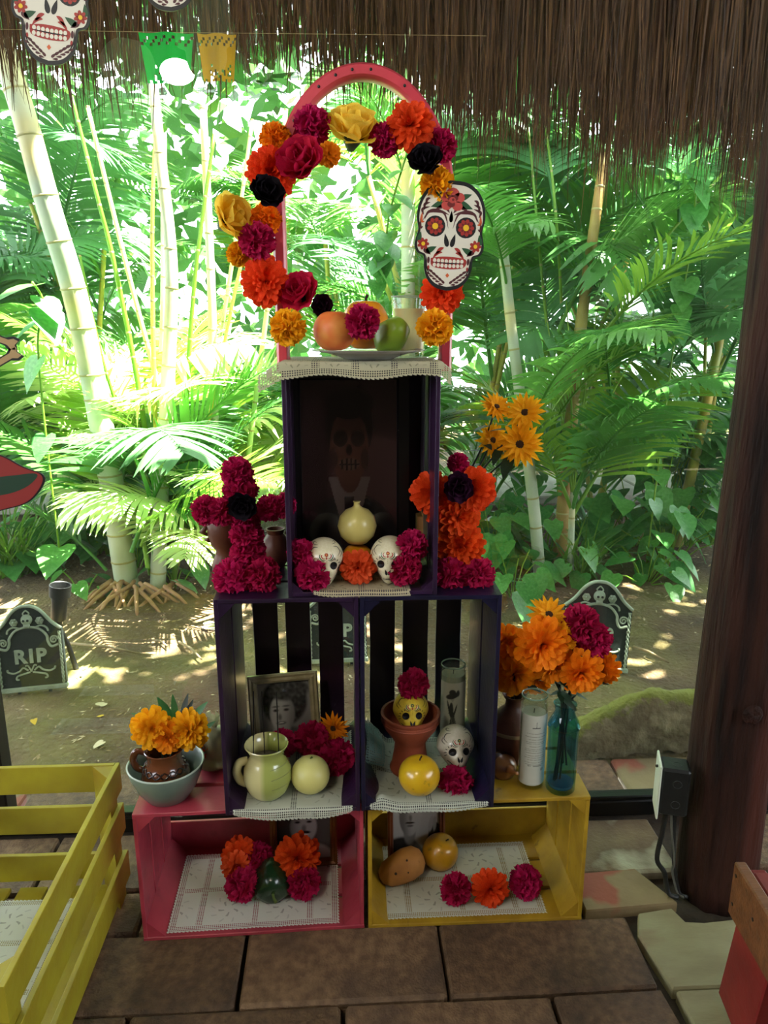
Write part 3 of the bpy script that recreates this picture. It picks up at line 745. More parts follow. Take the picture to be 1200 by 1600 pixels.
def stalk(o, z, l=.014, r=.0018, m='stalk', bend=.005):
    b = MB(); b.tube([(0,0,z-.004),(bend*.3,0,z+l*.5),(bend,0,z+l)], [r,r*.9,r*1.2], 7); b.build('stalk', M[m], o, 60)
def onplane(px, py, z, back=0): v = G(px,py,z); v.y += back; return v
pz = TOPZ+.016
r = .041; p = W(522,494,1.47); o = fruit('peach', 'round orange peach at the left of the plate', 'fruit', (p.x,1.47,pz+r*.93), ball(r,r*.98,.1), M['peach']); stalk(o, r*.84, .006)
p = W(571,478,1.55); o = fruit('bell_pepper', 'yellow pepper with a dark stalk at the back of the plate', 'vegetable', (p.x,1.556,pz+.05), ball(.046,.054,.16), M['persim'], lobes=4, lobe=.05); stalk(o, .045, .014, .003, 'stalk')
p = W(612,499,1.485); o = fruit('chayote', 'green chayote lying at the right of the plate', 'vegetable', (p.x,1.487,pz+.029), [(0,-.045),(.014,-.042),(.026,-.03),(.032,-.01),(.031,.008),(.026,.028),(.016,.041),(.004,.046),(0,.045)], M['chayote'], lobes=5, lobe=.05, rot=(rad(62),0,rad(25)))
# glass of milk
M['glass'] = glass_mat('clear_glass', (.95,.97,.95), .02)
M['milk'] = mat('milky_drink', 'd6cc92', None, rough=.4)
p = W(643,465,1.545); gl = thing('drinking_glass', 'fluted drinking glass of milky drink beside the fruit plate', 'glass', (p.x,1.572,TOPZ))
def fluted(prof, seg, fl, amp):
    b = MB(); vs = []; fs = []
    for (r, z, a) in prof:
        for k in range(seg):
            g = 2*math.pi*k/seg; q = r*(1+a*amp*math.cos(g*fl)); vs.append((q*math.cos(g), q*math.sin(g), z))
    for i in range(len(prof)-1):
        for k in range(seg): fs.append((i*seg+k, i*seg+(k+1)%seg, (i+1)*seg+(k+1)%seg, (i+1)*seg+k))
    return b.add(vs, fs)
fluted([(.0001,.001,0),(.027,0,0),(.029,.006,1),(.0375,.108,1),(.0395,.122,0),(.0388,.1226,0),(.0384,.121,0)], 64, 16, .02).build('tumbler', M['glass'], gl, 50)
b = MB(); b.tube([(.0388*math.cos(6.2832*q/40), .0388*math.sin(6.2832*q/40), .1222) for q in range(41)], .0011, 6, cap=False); b.build('glass_rim', mat('glass_rim_edge', 'b8c4b4', None, rough=.1, transl=.5), gl, 180)
b = MB(); b.lathe([(0,.0105),(.0262,.0108),(.0335,.098),(.031,.096),(0,.095)], 32); b.build('milk', M['milk'], gl, 50)
# ------------------------------------------------------------ sugar-skull cutouts: printed flat card
INK = {k: mat('print_'+k, h, None, rough=.5) for k, h in dict(black='0a0909', white='d8d2bd', red='9c2a20', rose='b8453c', dkred='6a1c18', green='1f4a28', yellow='e2b41e', maroon='4a1a1c', orange='c85a28', bone='a88a5c', skirt='8a2a24', band='1d3a26', gap='d8d2bd').items()}
INKN = list(INK); INKL = [INK[k] for k in INKN]; IX = {k:i for i,k in enumerate(INKN)}
def skull_outline(s=1.0, zc=0.0):
    h = [(0,.74),(.2,.72),(.36,.62),(.46,.45),(.49,.25),(.46,.08),(.48,-.02),(.5,-.14),(.46,-.24),(.36,-.29),(.345,-.45),(.29,-.6),(.17,-.71),(0,-.75)]
    r = sp2(h, 4); l = [(-x,z) for x,z in r[::-1]]
    return [(x*s, (z-zc)*s+zc) for x,z in (r+l[1:-1])]
def skull_cutout(label, p, size, tilt=0, yaw=0):
    o = thing('skull_cutout', label, 'decoration', p, (0,rad(tilt),rad(yaw)))
    b = MB(); b.prism([(x*size,z*size) for x,z in skull_outline(1.06)], 0, .003); b.build('card', [INK['black']], o)
    # plain pale back of the card
    b = MB(); b.flat([(x*size,z*size) for x,z in skull_outline(1.04)], .0034, 0); b.build('card_back', [mat('card_back_grey','dfe4dc',None,rough=.7)], o)
    q = MB(); lay = [0]
    def F(poly, c, k): q.flat([(x*size,z*size) for x,z in poly], -.0002*k, IX[c])
    def K(pts, w, c, k): q.stroke([(x*size,z*size) for x,z in sp2(pts)], (lambda t: 1.45*w*size*math.sin(math.pi*min(max(t,.04),.96))), -.0002*k, IX[c])
    F(skull_outline(.985), 'white', 1)
    for s in (-1,1):
        ex, ez = .235*s, .13
        F(ell(ex,ez+.01,.185,.175), 'white', 2); K([(ex-.2*s,ez-.02),(ex-.12*s,ez+.19),(ex+.08*s,ez+.22),(ex+.2*s,ez+.06)], .012, 'maroon', 2)
        F(ell(ex,ez,.155,.15), 'black', 3)
        for k in range(9):
            g = 6.283*k/9; F(ell(ex+.082*math.cos(g), ez+.08*math.sin(g), .045,.033,10,g), 'red', 4)
        for k in range(9):
            g = 6.283*k/9+.35; F(ell(ex+.06*math.cos(g), ez+.058*math.sin(g), .03,.018,8,g), 'dkred', 5)
        F(ell(ex,ez,.046,.046,12), 'yellow', 6)
        F(drop(.055*s,-.06,.05,.1,-.25*s), 'black', 3)
        F(drop(.0,.28,.04,.085,0), 'maroon', 3)
        K([(.03*s,.33),(.12*s,.42),(.25*s,.36)], .022, 'maroon', 3); K([(.04*s,.3),(.16*s,.34),(.34*s,.33),(.4*s,.22)], .016, 'maroon', 3)
        for k in range(3): K([(.33*s,.52-.06*k),(.38*s+.03*s*k,.5-.07*k),(.40*s+.01*s*k,.42-.07*k)], .014, 'maroon', 3)
        K([(.40*s,.18),(.45*s,.2),(.44*s,.32)], .014, 'orange', 3); K([(.42*s,.12),(.455*s,.1),(.46*s,.22)], .012, 'maroon', 3)
        # cheek flower and leaves
        for k in range(7):
            g = 6.283*k/7; F(ell(.4*s+.055*math.cos(g), -.13+.05*math.sin(g), .04,.026,8,g), 'red', 4)
        F(ell(.4*s,-.13,.03,.03,10), 'yellow', 5)
        F(drop(.27*s,-.2,.06,.09,1.1*s), 'green', 3); F(drop(.46*s,-.03,.05,.08,.2*s), 'green', 3); F(drop(.33*s,-.24,.05,.07,2.2*s), 'maroon', 3)
        K([(.08*s,-.17),(.14*s,-.2),(.2*s,-.28)], .018, 'red', 3); K([(.1*s,-.24),(.17*s,-.25),(.24*s,-.33)], .016, 'red', 3)
        # jaw leaves
        for k in range(5):
            t = k/4; x = (.27-.2*t)*s; z = -.48-.15*t
            F(drop(x,z-.03,.026,.045,(-1.1+.3*t)*s), 'maroon', 3); F(drop(x+.02*s,z-.075,.022,.04,(1.9-.2*t)*s), 'maroon', 3)
        F(ell(.305*s,-.36,.02,.05,10), 'maroon', 3); F(ell(.3*s,-.47,.018,.035,10), 'red', 3)
        K([(.335*s,-.3),(.33*s,-.45),(.27*s,-.58)], .008, 'black', 3)
    # mouth and teeth
    F(sp2([(-.27,-.33),(-.1,-.30),(.1,-.30),(.27,-.33),(.25,-.44),(.1,-.475),(-.1,-.475),(-.25,-.44),(-.27,-.33)],4)[:-1], 'red', 4)
    for row in (0,1):
        for k in range(8):
            x = -.21+.06*k; F(ell(x, -.353-.068*row-.012*(1-abs(x)*3), .026,.03,10), 'white', 5)
    K([(-.27,-.385),(0,-.393),(.27,-.385)], .006, 'black', 6)
    F(ell(0,-.57,.03,.035,4), 'orange', 3); 
    # rose on the forehead
    for g, rr in ((2.6,.085),(.5,.085),(1.57,.1),(3.9,.08),(5.5,.08)):
        F(ell(.115*math.cos(g), .5+.1*math.sin(g), rr,rr*.85,12), 'rose', 4)
    for g, rr in ((2.2,.055),(.9,.055),(4.4,.06)): F(ell(.05*math.cos(g), .5+.05*math.sin(g), rr,rr*.8,12), 'dkred', 5)
    F(ell(0,.51,.05,.045,12), 'rose', 6); F(ell(.01,.515,.02,.02,10), 'dkred', 7)
    for s in (-1,1):
        F(drop(.2*s,.44,.075,.13,-1.9*s), 'green', 3); F(drop(.2*s,.57,.06,.1,-1.2*s), 'green', 3)
    q.build('print', INKL, o, fix=False)
    return o
p = W(703,369,1.455); skull_cutout('printed sugar skull cutout standing at the right of the arch', p, 103*mpp(p)*1.0, 3, 0)
p = W(80,2,1.62); HS = 114*mpp(p)
skull_cutout('printed sugar skull cutout hanging at the upper left corner of the window', p, HS, 9, 0)
p = W(256,-83,1.66); skull_cutout('second printed sugar skull cutout hanging at the top edge, only its chin in view', p, HS, -4, 0)
# dancing skeleton cutout at the left edge, mostly out of the picture
p = W(-40,640,1.5); k_ = mpp(p)
D = thing('skeleton_cutout', 'printed dancing skeleton cutout at the left edge with a red skirt and bony arm', 'decoration', p)
def Pq(x, y): return ((x+40)*k_, (640-y)*k_)
def bone(b, a, c, w, layer, col):
    A, C = Vector(a), Vector(c); d = (C-A).normalized(); nrm = Vector((-d.y,d.x)); pts = []
    e = w*1.5
    for q, base, dr in ((0,A,-1),(1,C,1)):
        pts.append((base, dr))
    poly = [A+nrm*w*.62+d*e, A+nrm*w*1.25+d*w*.4, A+nrm*w*1.1-d*w*.7, A-d*w*.2, A-nrm*w*1.1-d*w*.7, A-nrm*w*1.25+d*w*.4, A-nrm*w*.62+d*e,
            C-nrm*w*.62-d*e, C-nrm*w*1.25-d*w*.4, C-nrm*w*1.1+d*w*.7, C+d*w*.2, C+nrm*w*1.1+d*w*.7, C+nrm*w*1.25-d*w*.4, C+nrm*w*.62-d*e]
    return [(v.x,v.y) for v in poly]
card = MB(); pr = MB(); pr2 = MB()
for a, c in (((-62,505),(32,541)),((34,553),(-30,588))):
    card.prism(bone(None, Pq(*a), Pq(*c), 9.5*k_, 0, 0), 0, .003); pr.flat(bone(None, Pq(*a), Pq(*c), 6.6*k_, 0, 0), -.0003, IX['bone'])
sk = sp2([(-95,690),(-60,700),(-10,712),(25,732),(54,745),(50,765),(25,790),(-15,802),(-60,812),(-120,815),(-140,760),(-120,700),(-95,690)],5)[:-1]
card.prism([Pq(x,y) for x,y in sk], .0005, .003)
ins = [(x*.965-1.5,y*.972+21) for x,y in sk]; pr2.flat([Pq(x,y) for x,y in ins], -.0001, IX['skirt'])
b1 = sp2([(-100,740),(-40,748),(8,745),(38,742),(44,748),(22,766),(-20,778),(-100,782)],4); pr2.flat([Pq(x,y) for x,y in b1], -.0003, IX['band'])
card.prism([Pq(x,y) for x,y in [(-95,560),(-62,505),(-50,520),(-60,600),(-55,695),(-105,695)]], .0008, .003)
card.build('card', INK['black'], D); pr2.build('skirt_print', INKL, D, fix=False)
for half in (0,1):
    q_ = MB(); n_ = len(pr.v)//2; q_.add(pr.v[half*n_:(half+1)*n_],[tuple(range(n_))],IX['bone']); q_.build('bone_print', INKL, D, fix=False)
# ------------------------------------------------------------ reflections of cut-paper banners, modelled as sheets behind the glass
def banner(label, px0, px1, py0, py1, Y, hexc, x0y):
    a = W(px0,py0,Y); c = W(px1,py1,Y); w = c.x-a.x; h = a.z-c.z
    o = thing('banner_reflection', label, 'banner', (a.x+w/2,Y,a.z)); m = mat('tissue_'+hexc, hexc, None, rough=.7, transl=.6); b = MB()
    nx, nz = 18, 16; H = []
    for j in range(nz):
        for i in range(nx):
            u, v = (i+.5)/nx, (j+.5)/nz; hole = False
            if 1 <= j <= 3 and (i+j)%3 == 0: hole = True
            if 10 <= j <= 14 and noise.noise((i*.9,j*.9,px0)) > .12 and 2 < i < 16: hole = True
            if j == nz-1 and i%3 == 1: hole = True
            tp = .5-.08*v
            if hole: continue
            X = lambda q, vv: (q-.5)*w*(1-.22*vv); Z = lambda vv: -h*vv
            v0, v1 = j/nz, (j+1)/nz; u0, u1 = i/nx, (i+1)/nx
            Yf = lambda q: .006*math.sin(q*9)
            b.add([(X(u0,v0),Yf(u0),Z(v0)),(X(u1,v0),Yf(u1),Z(v0)),(X(u1,v1),Yf(u1),Z(v1)),(X(u0,v1),Yf(u0),Z(v1))], [(0,1,2,3)])
    b.build('tissue', m, o, fix=False)
banner('green sheet behind the upper left of the window standing in for a reflected cut paper banner', 216,306,50,131,2.065,'1fb04a',0)
banner('amber sheet partly over thatch at the upper left standing in for a reflected cut paper banner', 308,372,52,128,2.065,'c8901e',0)
b = MB(); q0 = W(-300,40,2.065); q1 = W(760,56,2.065)
b.tube([(q0.x,2.065,q0.z),((q0.x+q1.x)/2,2.065,(q0.z+q1.z)/2-.003),(q1.x,2.065,q1.z)], .0007, 5); tag(b.build('reflection_string', INK['bone']), 'thin added string carrying the modelled banner reflections under the eave', 'string')
# ------------------------------------------------------------ painted ceramic skulls
M['skw'] = mat('ivory_ceramic', 'd9d0b0', 'cfc49c', 10, .3, coat=.4)
M['sky'] = mat('yellow_ceramic', 'd8bc3c', 'cbae30', 10, .3, coat=.4)
M['skg'] = mat('white_ceramic', 'cfc8b4', 'c4bca4', 10, .3, coat=.4)
def skull_surface():
    bm = bmesh.new(); bmesh.ops.create_icosphere(bm, subdivisions=5, radius=1)
    for v in bm.verts:
        x, y, z = v.co; f = max(0,-y)
        X, Y, Z = x*.86, y*1.08, z*.94
        low = max(0, min(1, (-z-.05)/.75))
        front = max(0, min(1, (.35-y)/.8))
        X *= 1-.34*low*front-.12*low; Y = Y-.04*low*front if y < 0 else Y*(1-.42*low)
        Z = Z-.30*low*front if z < 0 else Z
        if z < -.35: Z = max(Z, -1.0-.2*front)
        for s in (-1,1):                                # sockets, nose and cheekbones
            d = math.hypot(X-.31*s, (Z+.30)*1.05)
            if y < 0: Y += .22*math.exp(-(d/.17)**2)
            d = math.hypot(X-.46*s, (Z+.55)*1.3)
            if y < 0: Y -= .07*math.exp(-(d/.16)**2)
            d = math.hypot(X-.68*s, (Z+.52)); X -= s*.1*math.exp(-(d/.25)**2)*front
        if y < 0:
            d = math.hypot(X*1.3, Z+.62); Y += .08*math.exp(-(d/.13)**2)
            d = abs(Z+.98); Y += .05*math.exp(-(d/.05)**2)
        v.co = (X,Y,Z)
    bmesh.ops.recalc_face_normals(bm, faces=bm.faces[:])
    me = bpy.data.meshes.new('skull_body'); bm.to_mesh(me); t = BVHTree.FromBMesh(bm); bm.free()
    me.polygons.foreach_set('use_smooth', [True]*len(me.polygons)); return me, t
SKME, SKT = skull_surface()
def on_skull(x, z, off=.012):
    h = SKT.ray_cast(Vector((x,-4,z)), Vector((0,1,0)))
    return (x, h[0].y-off, z) if h[0] else None
def decal_poly(b, poly, m, off=.012):
    n = len(poly); cx = sum(p[0] for p in poly)/n; cz = sum(p[1] for p in poly)/n; rings = 3; vs = [on_skull(cx,cz,off)]
    for k in range(1,rings+1):
        for x, z in poly: vs.append(on_skull(cx+(x-cx)*k/rings, cz+(z-cz)*k/rings, off))
    if any(v is None for v in vs): return
    fs = [(0,1+i,1+(i+1)%n) for i in range(n)]
    for k in range(rings-1): fs += [(1+k*n+i, 1+(k+1)*n+i, 1+(k+1)*n+(i+1)%n, 1+k*n+(i+1)%n) for i in range(n)]
    b.add(vs, fs, m)
def decal_line(b, pts, w, m, off=.013):
    pts = sp2(pts, 5); n = len(pts); vs = []
    for i in range(n):
        a = Vector(pts[max(i-1,0)]); c = Vector(pts[min(i+1,n-1)]); d = (c-a).normalized(); q = w*math.sin(math.pi*min(max(i/(n-1),.06),.94))**.6
        for s in (1,-1):
            v = on_skull(pts[i][0]-d.y*q*s, pts[i][1]+d.x*q*s, off)
            if v is None: return
            vs.append(v)
    b.add(vs, [(2*i,2*i+1,2*i+3,2*i+2) for i in range(n-1)], m)
SKDEC = {}
def skull_decal(flw):
    if flw in SKDEC: return SKDEC[flw]
    b = MB(); K = IX['black']
    for s in (-1,1):
        decal_poly(b, ell(.31*s,-.30,.165,.165,18), K)
        decal_poly(b, drop(.075*s,-.64,.075,.13,-.3*s), K)
        decal_line(b, [(.06*s,.02),(.16*s,.03),(.21*s,.14),(.15*s,.2)], .022, IX['red'])
        decal_line(b, [(.05*s,-.05),(.2*s,-.03),(.29*s,.1),(.25*s,.22)], .02, IX['green'])
        decal_line(b, [(.1*s,-.1),(.28*s,-.06),(.36*s,.08)], .014, IX['maroon'])
        for k in range(5):
            a = rad(-25+k*26); decal_line(b, [(.31*s+.23*math.cos(a)*s,-.30+.23*math.sin(a)),(.31*s+.33*math.cos(a)*s,-.30+.33*math.sin(a))], .017, K)
        for k in range(4):
            x = (.5-.05*k)*s; decal_line(b, [(x,-.62-.05*k),(x-.09*s,-.72-.06*k)], .014, K)
        decal_line(b, [(.5*s,.1),(.62*s,.3),(.5*s,.5),(.32*s,.5)], .016, K); decal_line(b, [(.3*s,.62),(.45*s,.66),(.42*s,.76),(.33*s,.72)], .014, K)
        decal_line(b, [(.6*s,.05),(.7*s,.2),(.66*s,.36)], .014, K)
    for k in range(7): decal_poly(b, ell(.055*math.cos(6.283*k/7), .17+.055*math.sin(6.283*k/7), .034,.028,8,6.283*k/7), IX[flw])
    decal_poly(b, ell(0,.17,.025,.025,8), IX['yellow'], .02)
    decal_poly(b, drop(0,.02,.05,-.06), IX['red'])
    for k in range(3): decal_poly(b, ell(0,-.1-.07*k,.012,.012,6), K)
    for k in range(7): decal_line(b, [(-.18+.06*k,-.87),(-.18+.06*k,-1.0)], .008, K)
    decal_line(b, [(-.26,-.93),(0,-.95),(.26,-.93)], .009, K)
    SKDEC[flw] = b.mesh('painted_pattern', INKL, fix=False); return SKDEC[flw]
SKMATS = {}
def ceramic_skull(label, p, R, m, flw='red', tilt=0, yaw=0):
    o = thing('ceramic_skull', label, 'skull', p, (rad(tilt),0,rad(yaw)))
    if m not in SKMATS: c = SKME.copy(); c.materials.append(M[m]); SKMATS[m] = c
    inst('skull_body', SKMATS[m], o, (0,0,0), (0,0,0), R); inst('painted_pattern', skull_decal(flw), o, (0,0,0), (0,0,0), R); return o

# ------------------------------------------------------------ picture frames with printed portraits
def sstep(a, b, x):
    t = max(0,min(1,(x-a)/(b-a))); return t*t*(3-2*t)
def E_(u, v, cx, cy, rx, ry, soft=.15, rot=0):
    c, s = math.cos(rot), math.sin(rot); x, y = u-cx, v-cy; X = (x*c+y*s)/rx; Y = (-x*s+y*c)/ry
    return 1-sstep(1-soft,1+soft,math.hypot(X,Y))
def mx(a, b, t): return tuple(p+(q-p)*t for p, q in zip(a, b))
def gray(v): return (v,v*.97,v*.9)
def portrait_dark(u, v):                                # man in a suit, face painted as a skull
    bgc = mx((.030,.012,.013),(.042,.02,.02), E_(u,v,.85,.5,.5,.5,.9))
    c = bgc
    body = max(E_(u,v,.5,-.02,.56,.36,.06), 0); c = mx(c,(.008,.007,.009),body)
    neck = E_(u,v,.5,.42,.13,.16,.1); c = mx(c,(.045,.018,.014),neck)
    tri = sstep(.0,.012,(.19-(abs(u-.5)*1.0)-(.36-v)*.62)) * (1 if .02 < v < .44 else 0)
    col = (abs(u-.5) < .025+(v-.02)*.46) and v < .44 and v > .05
    if col and not (E_(u,v,.5,.48,.125,.13,.05) > .5): c = (.085,.060,.056)
    if abs(u-.5) < .05+.03*(v < .2) and v < .33: c = (.011,.006,.010)
    c = mx(c,(.006,.004,.005),E_(u,v,.5,.73,.245,.20,.08))
    face = E_(u,v,.5,.62,.2,.225,.08); c = mx(c,(.055,.022,.016),face)
    c = mx(c,(.007,.004,.004),E_(u,v,.5,.865,.24,.085,.12))
    for s in (-1,1):
        c = mx(c,(.009,.005,.005),E_(u,v,.5+.09*s,.665,.07,.045,.35)); c = mx(c,(.06,.03,.022),E_(u,v,.5+.085*s,.665,.02,.012,.5)*.35)
        c = mx(c,(.012,.006,.006),E_(u,v,.5+.16*s,.55,.04,.06,.5)*.7)
    c = mx(c,(.008,.004,.004),E_(u,v,.5,.6,.03,.03,.4))
    if E_(u,v,.5,.515,.11,.035,.1) > .5:
        c = (.066,.036,.028) if math.sin(u*130) > -.4 and abs(v-.515) > .004 else (.012,.006,.006)
    return c
def portrait_curly(u, v):                               # woman with curly hair
    c = gray(.16+.1*v)
    c = mx(c, gray(.09), E_(u,v,.5,-.05,.6,.33,.1)); c = mx(c, gray(.34), E_(u,v,.42,.2,.17,.18,.2))
    h = noise.noise((u*16,v*16,2))*.5+.5
    c = mx(c, gray(.015+.10*h**3), E_(u,v,.5,.68,.44,.38,.1)); c = mx(c, gray(.42-.25*sstep(.4,.7,u)), E_(u,v,.45,.5,.24,.3,.1))
    c = mx(c, gray(.02+.12*h**2), E_(u,v,.6,.86,.4,.17,.2))
    for s in (-1,1): c = mx(c, gray(.03), E_(u,v,.43+.1*s,.55,.05,.022,.5)); c = mx(c, gray(.04), E_(u,v,.43+.1*s,.61,.07,.014,.5)*.8)
    c = mx(c, gray(.16), E_(u,v,.4,.44,.035,.05,.6)); c = mx(c, gray(.08), E_(u,v,.42,.345,.09,.025,.4)); c = mx(c, gray(.6), E_(u,v,.42,.348,.055,.01,.4))
    return c
def portrait_smile(u, v):                               # smiling man with a moustache
    c = gray(.03+.05*u)
    c = mx(c, gray(.30), E_(u,v,.55,.0,.5,.3,.1)); c = mx(c, gray(.5), E_(u,v,.62,.12,.14,.2,.2)); c = mx(c, gray(.012), E_(u,v,.47,.82,.33,.2,.1)); c = mx(c, gray(.46-.3*sstep(.2,-.1,u-.3)), E_(u,v,.5,.58,.25,.3,.1))
    c = mx(c, gray(.012), E_(u,v,.44,.9,.33,.1,.2))
    for s in (-1,1): c = mx(c, gray(.02), E_(u,v,.5+.11*s,.66,.05,.02,.5)); c = mx(c, gray(.02), E_(u,v,.5+.11*s,.72,.075,.018,.4))
    c = mx(c, gray(.2), E_(u,v,.51,.55,.04,.06,.6)); c = mx(c, gray(.02), E_(u,v,.51,.475,.12,.03,.3)); c = mx(c, gray(.75), E_(u,v,.51,.435,.09,.02,.3))
    c = mx(c, gray(.2), E_(u,v,.51,.3,.08,.03,.7)); return c
def portrait_young(u, v):                               # man with a thin moustache, hand raised
    c = gray(.42+.06*v); c = mx(c, gray(.36), E_(u,v,.8,.4,.3,.6,.5))
    c = mx(c, gray(.025), E_(u,v,.2,-.05,.5,.36,.08)); c = mx(c, gray(.2), E_(u,v,.36,.38,.13,.2,.2)); c = mx(c, gray(.012), E_(u,v,.34,.85,.3,.22,.08))
    c = mx(c, gray(.38-.24*sstep(.05,-.2,u-.4)), E_(u,v,.36,.62,.22,.3,.08))
    for s in (-1,1): c = mx(c, gray(.03), E_(u,v,.37+.1*s,.7,.045,.02,.5)); c = mx(c, gray(.02), E_(u,v,.37+.1*s,.755,.065,.014,.4))
    c = mx(c, gray(.16), E_(u,v,.38,.6,.035,.05,.6)); c = mx(c, gray(.015), E_(u,v,.37,.525,.1,.014,.3)); c = mx(c, gray(.12), E_(u,v,.37,.48,.07,.018,.4))
    c = mx(c, gray(.03), E_(u,v,.92,.3,.16,.22,.1)); c = mx(c, gray(.3), E_(u,v,.82,.5,.05,.13,.2,-.3)); c = mx(c, gray(.26), E_(u,v,.9,.5,.035,.12,.2,-.1)); return c
PRINT = vcol_mat('photo_print', .25, .6)
def pframe(name, label, p, w, h, prof, fm, fn, tilt=8, yaw=0, roll=0, n=(70,90)):
    """p is the middle of the bottom edge; prof lists (inset, forward) from the outer edge to the picture"""
    o = thing(name, label, 'picture', p, (rad(-tilt),rad(roll),rad(yaw)))
    vs = []; fs = []; k = len(prof)
    for (x, z) in ((-1,0),(1,0),(1,1),(-1,1)):
        for (i, f) in prof: vs.append((x*(w/2-i), -f, i if z == 0 else h-i))
    for q in range(4):
        mb = MB(); v4 = []
        for j in range(k): v4 += [vs[q*k+j], vs[((q+1)%4)*k+j]]
        a, c = vs[q*k], vs[((q+1)%4)*k]
        v4 += [(a[0],0.0,a[2]),(c[0],0.0,c[2]), (vs[q*k+k-1][0],0,vs[q*k+k-1][2]), (vs[((q+1)%4)*k+k-1][0],0,vs[((q+1)%4)*k+k-1][2])]
        f4 = [(2*j,2*j+1,2*j+3,2*j+2) for j in range(k-1)]+[(0,1,2*k+1,2*k),(2*k-2,2*k-1,2*k+3,2*k+2),(2*k,2*k+1,2*k+3,2*k+2)]
        f4 += [tuple([2*j for j in range(k)]+[2*k+2,2*k]), tuple([2*j+1 for j in range(k)]+[2*k+3,2*k+1])]
        mb.add(v4, f4); mb.build('frame_rail', fm, o, 30)
    ins = prof[-1][0]; pw, ph = w-2*ins+.002, h-2*ins+.002
    printed('photograph', pw, ph, n[0], n[1], fn, PRINT, o, loc=(0,-.0015,h/2))
    b = MB(); b.box((0,.002,h/2), (w-.006,.003,h-.006)); b.build('backing', M['brownwood'], o)
    b = MB(); b.box((0,.006,.0), (.03,.004,h*.62)); b.build('easel_leg', M['brownwood'], o, loc=(0,.018,h*.33), rot=(rad(tilt*1.6),0,0))
    return o
M['silver'] = mat('silver_gold_moulding', 'c0b690', 'a0966e', 30, .35, metal=.2, stretch=(1,1,1))
M['goldw'] = mat('gilt_wood_moulding', '8a5a22', '6a4216', 20, .4, metal=.3)
M['redwood'] = mat('red_brown_moulding', '7a4226', '5a2c18', 20, .45)
M['blackfr'] = mat('black_speckled_frame', '070606', None, rough=.3, c3='8a8a8a', s3=160, lo3=.74, hi3=.76, coat=.2)
a = W(455,850,FM+.20); c = W(641,573,FM+.20)
pframe('framed_portrait', 'large dark portrait of a suited man with a skull painted face in a black frame', Vector(((a.x+c.x)/2, FM+.20, ZM+.0115)), c.x-a.x, c.z-ZM-.012, [(.0,.0),(.001,.013),(.024,.013),(.028,.008),(.028,.004)], M['blackfr'], portrait_dark, 3, n=(100,130))
p = onplane(447,1176,ZB+.0125,.02); p.y = 1.625; kx = mpp(W(445,1110,1.63))
pframe('picture_frame', 'silver framed photo of a curly haired woman in the purple crate', Vector((W(449,1180,1.635).x,1.648,ZB+.0125)), 110*kx, .202, [(0,0),(.0,.008),(.004,.013),(.009,.010),(.014,.014),(.019,.012),(.0225,.005),(.0225,.003)], M['silver'], portrait_curly, 9, 5, -2)
pframe('picture_frame', 'gold framed photo of a smiling man with a moustache in the pink crate', Vector((W(478,1360,1.675).x-.002,1.655,.0125)), .172, .186, [(0,0),(.0,.010),(.005,.013),(.010,.009),(.014,.011),(.018,.005),(.018,.003)], M['goldw'], portrait_smile, 9, 3, 0)
pframe('picture_frame', 'red brown framed photo of a man with a thin moustache in the yellow crate', Vector((W(652,1340,1.67).x-.004,1.655,.0125)), .15, .20, [(0,0),(.0,.010),(.005,.013),(.009,.009),(.012,.010),(.015,.005),(.015,.003)], M['redwood'], portrait_young, 10, 1, 0)

# ------------------------------------------------------------ top crate
zi = ZM+.0125
R = 36*mpp(W(507,862,1.5))
p = W(506,860,1.50); ceramic_skull('ivory ceramic skull at the left under the dark portrait', (p.x,1.495,zi+R*1.02), R, 'skw', 'red', -16, 8)
p = W(609,860,1.50); ceramic_skull('ivory ceramic skull at the right under the dark portrait', (p.x,1.50,zi+R*1.02), R, 'skw', 'red', -16, -8)
p = W(558,822,1.55); r = 31*mpp(p); o = fruit('onion', 'pale yellow onion balanced between the two ivory skulls', 'vegetable', (p.x,1.553,p.z), [(.001,-.98*r),(.5*r,-.86*r),(.85*r,-.5*r),(r,0),(.88*r,.48*r),(.6*r,.8*r),(.3*r,.93*r),(.17*r,1.04*r),(.15*r,1.2*r),(.2*r,1.27*r),(.001,1.22*r)], M['onion'], dim=.015)
pz_ = p.z-r
b = fruit('squash', 'small amber squash under the pale onion, behind the orange marigold', 'vegetable', (p.x,1.557,zi+(pz_-zi)/2), ball(.034,(pz_-zi)/2+.001,.1), M['persim'], lobes=7, lobe=.04)
for k, m, px, py, r, Y, tx, tz, lab in (('marigold','coral',559,886,29,1.478,-5,0,'coral orange marigold between the two ivory skulls'),
    ('pom','magenta',471,864,24,1.475,0,10,'magenta pompom left of the left ivory skull, upper one of the pair'),
    ('pom','magenta',489,896,30,1.452,-5,5,'magenta pompom in front of the left ivory skull'),
    ('pom','magenta',643,853,27,1.478,0,-8,'magenta pompom right of the right ivory skull, upper one of the pair'),
    ('pom','magenta',632,889,28,1.46,-5,-5,'magenta pompom in front of the right ivory skull')):
    p = W(px,py,Y); flower('marigold_flower' if k == 'marigold' else 'pompom_flower', k, m, p, r*mpp(p), lab, None, tx, tz)

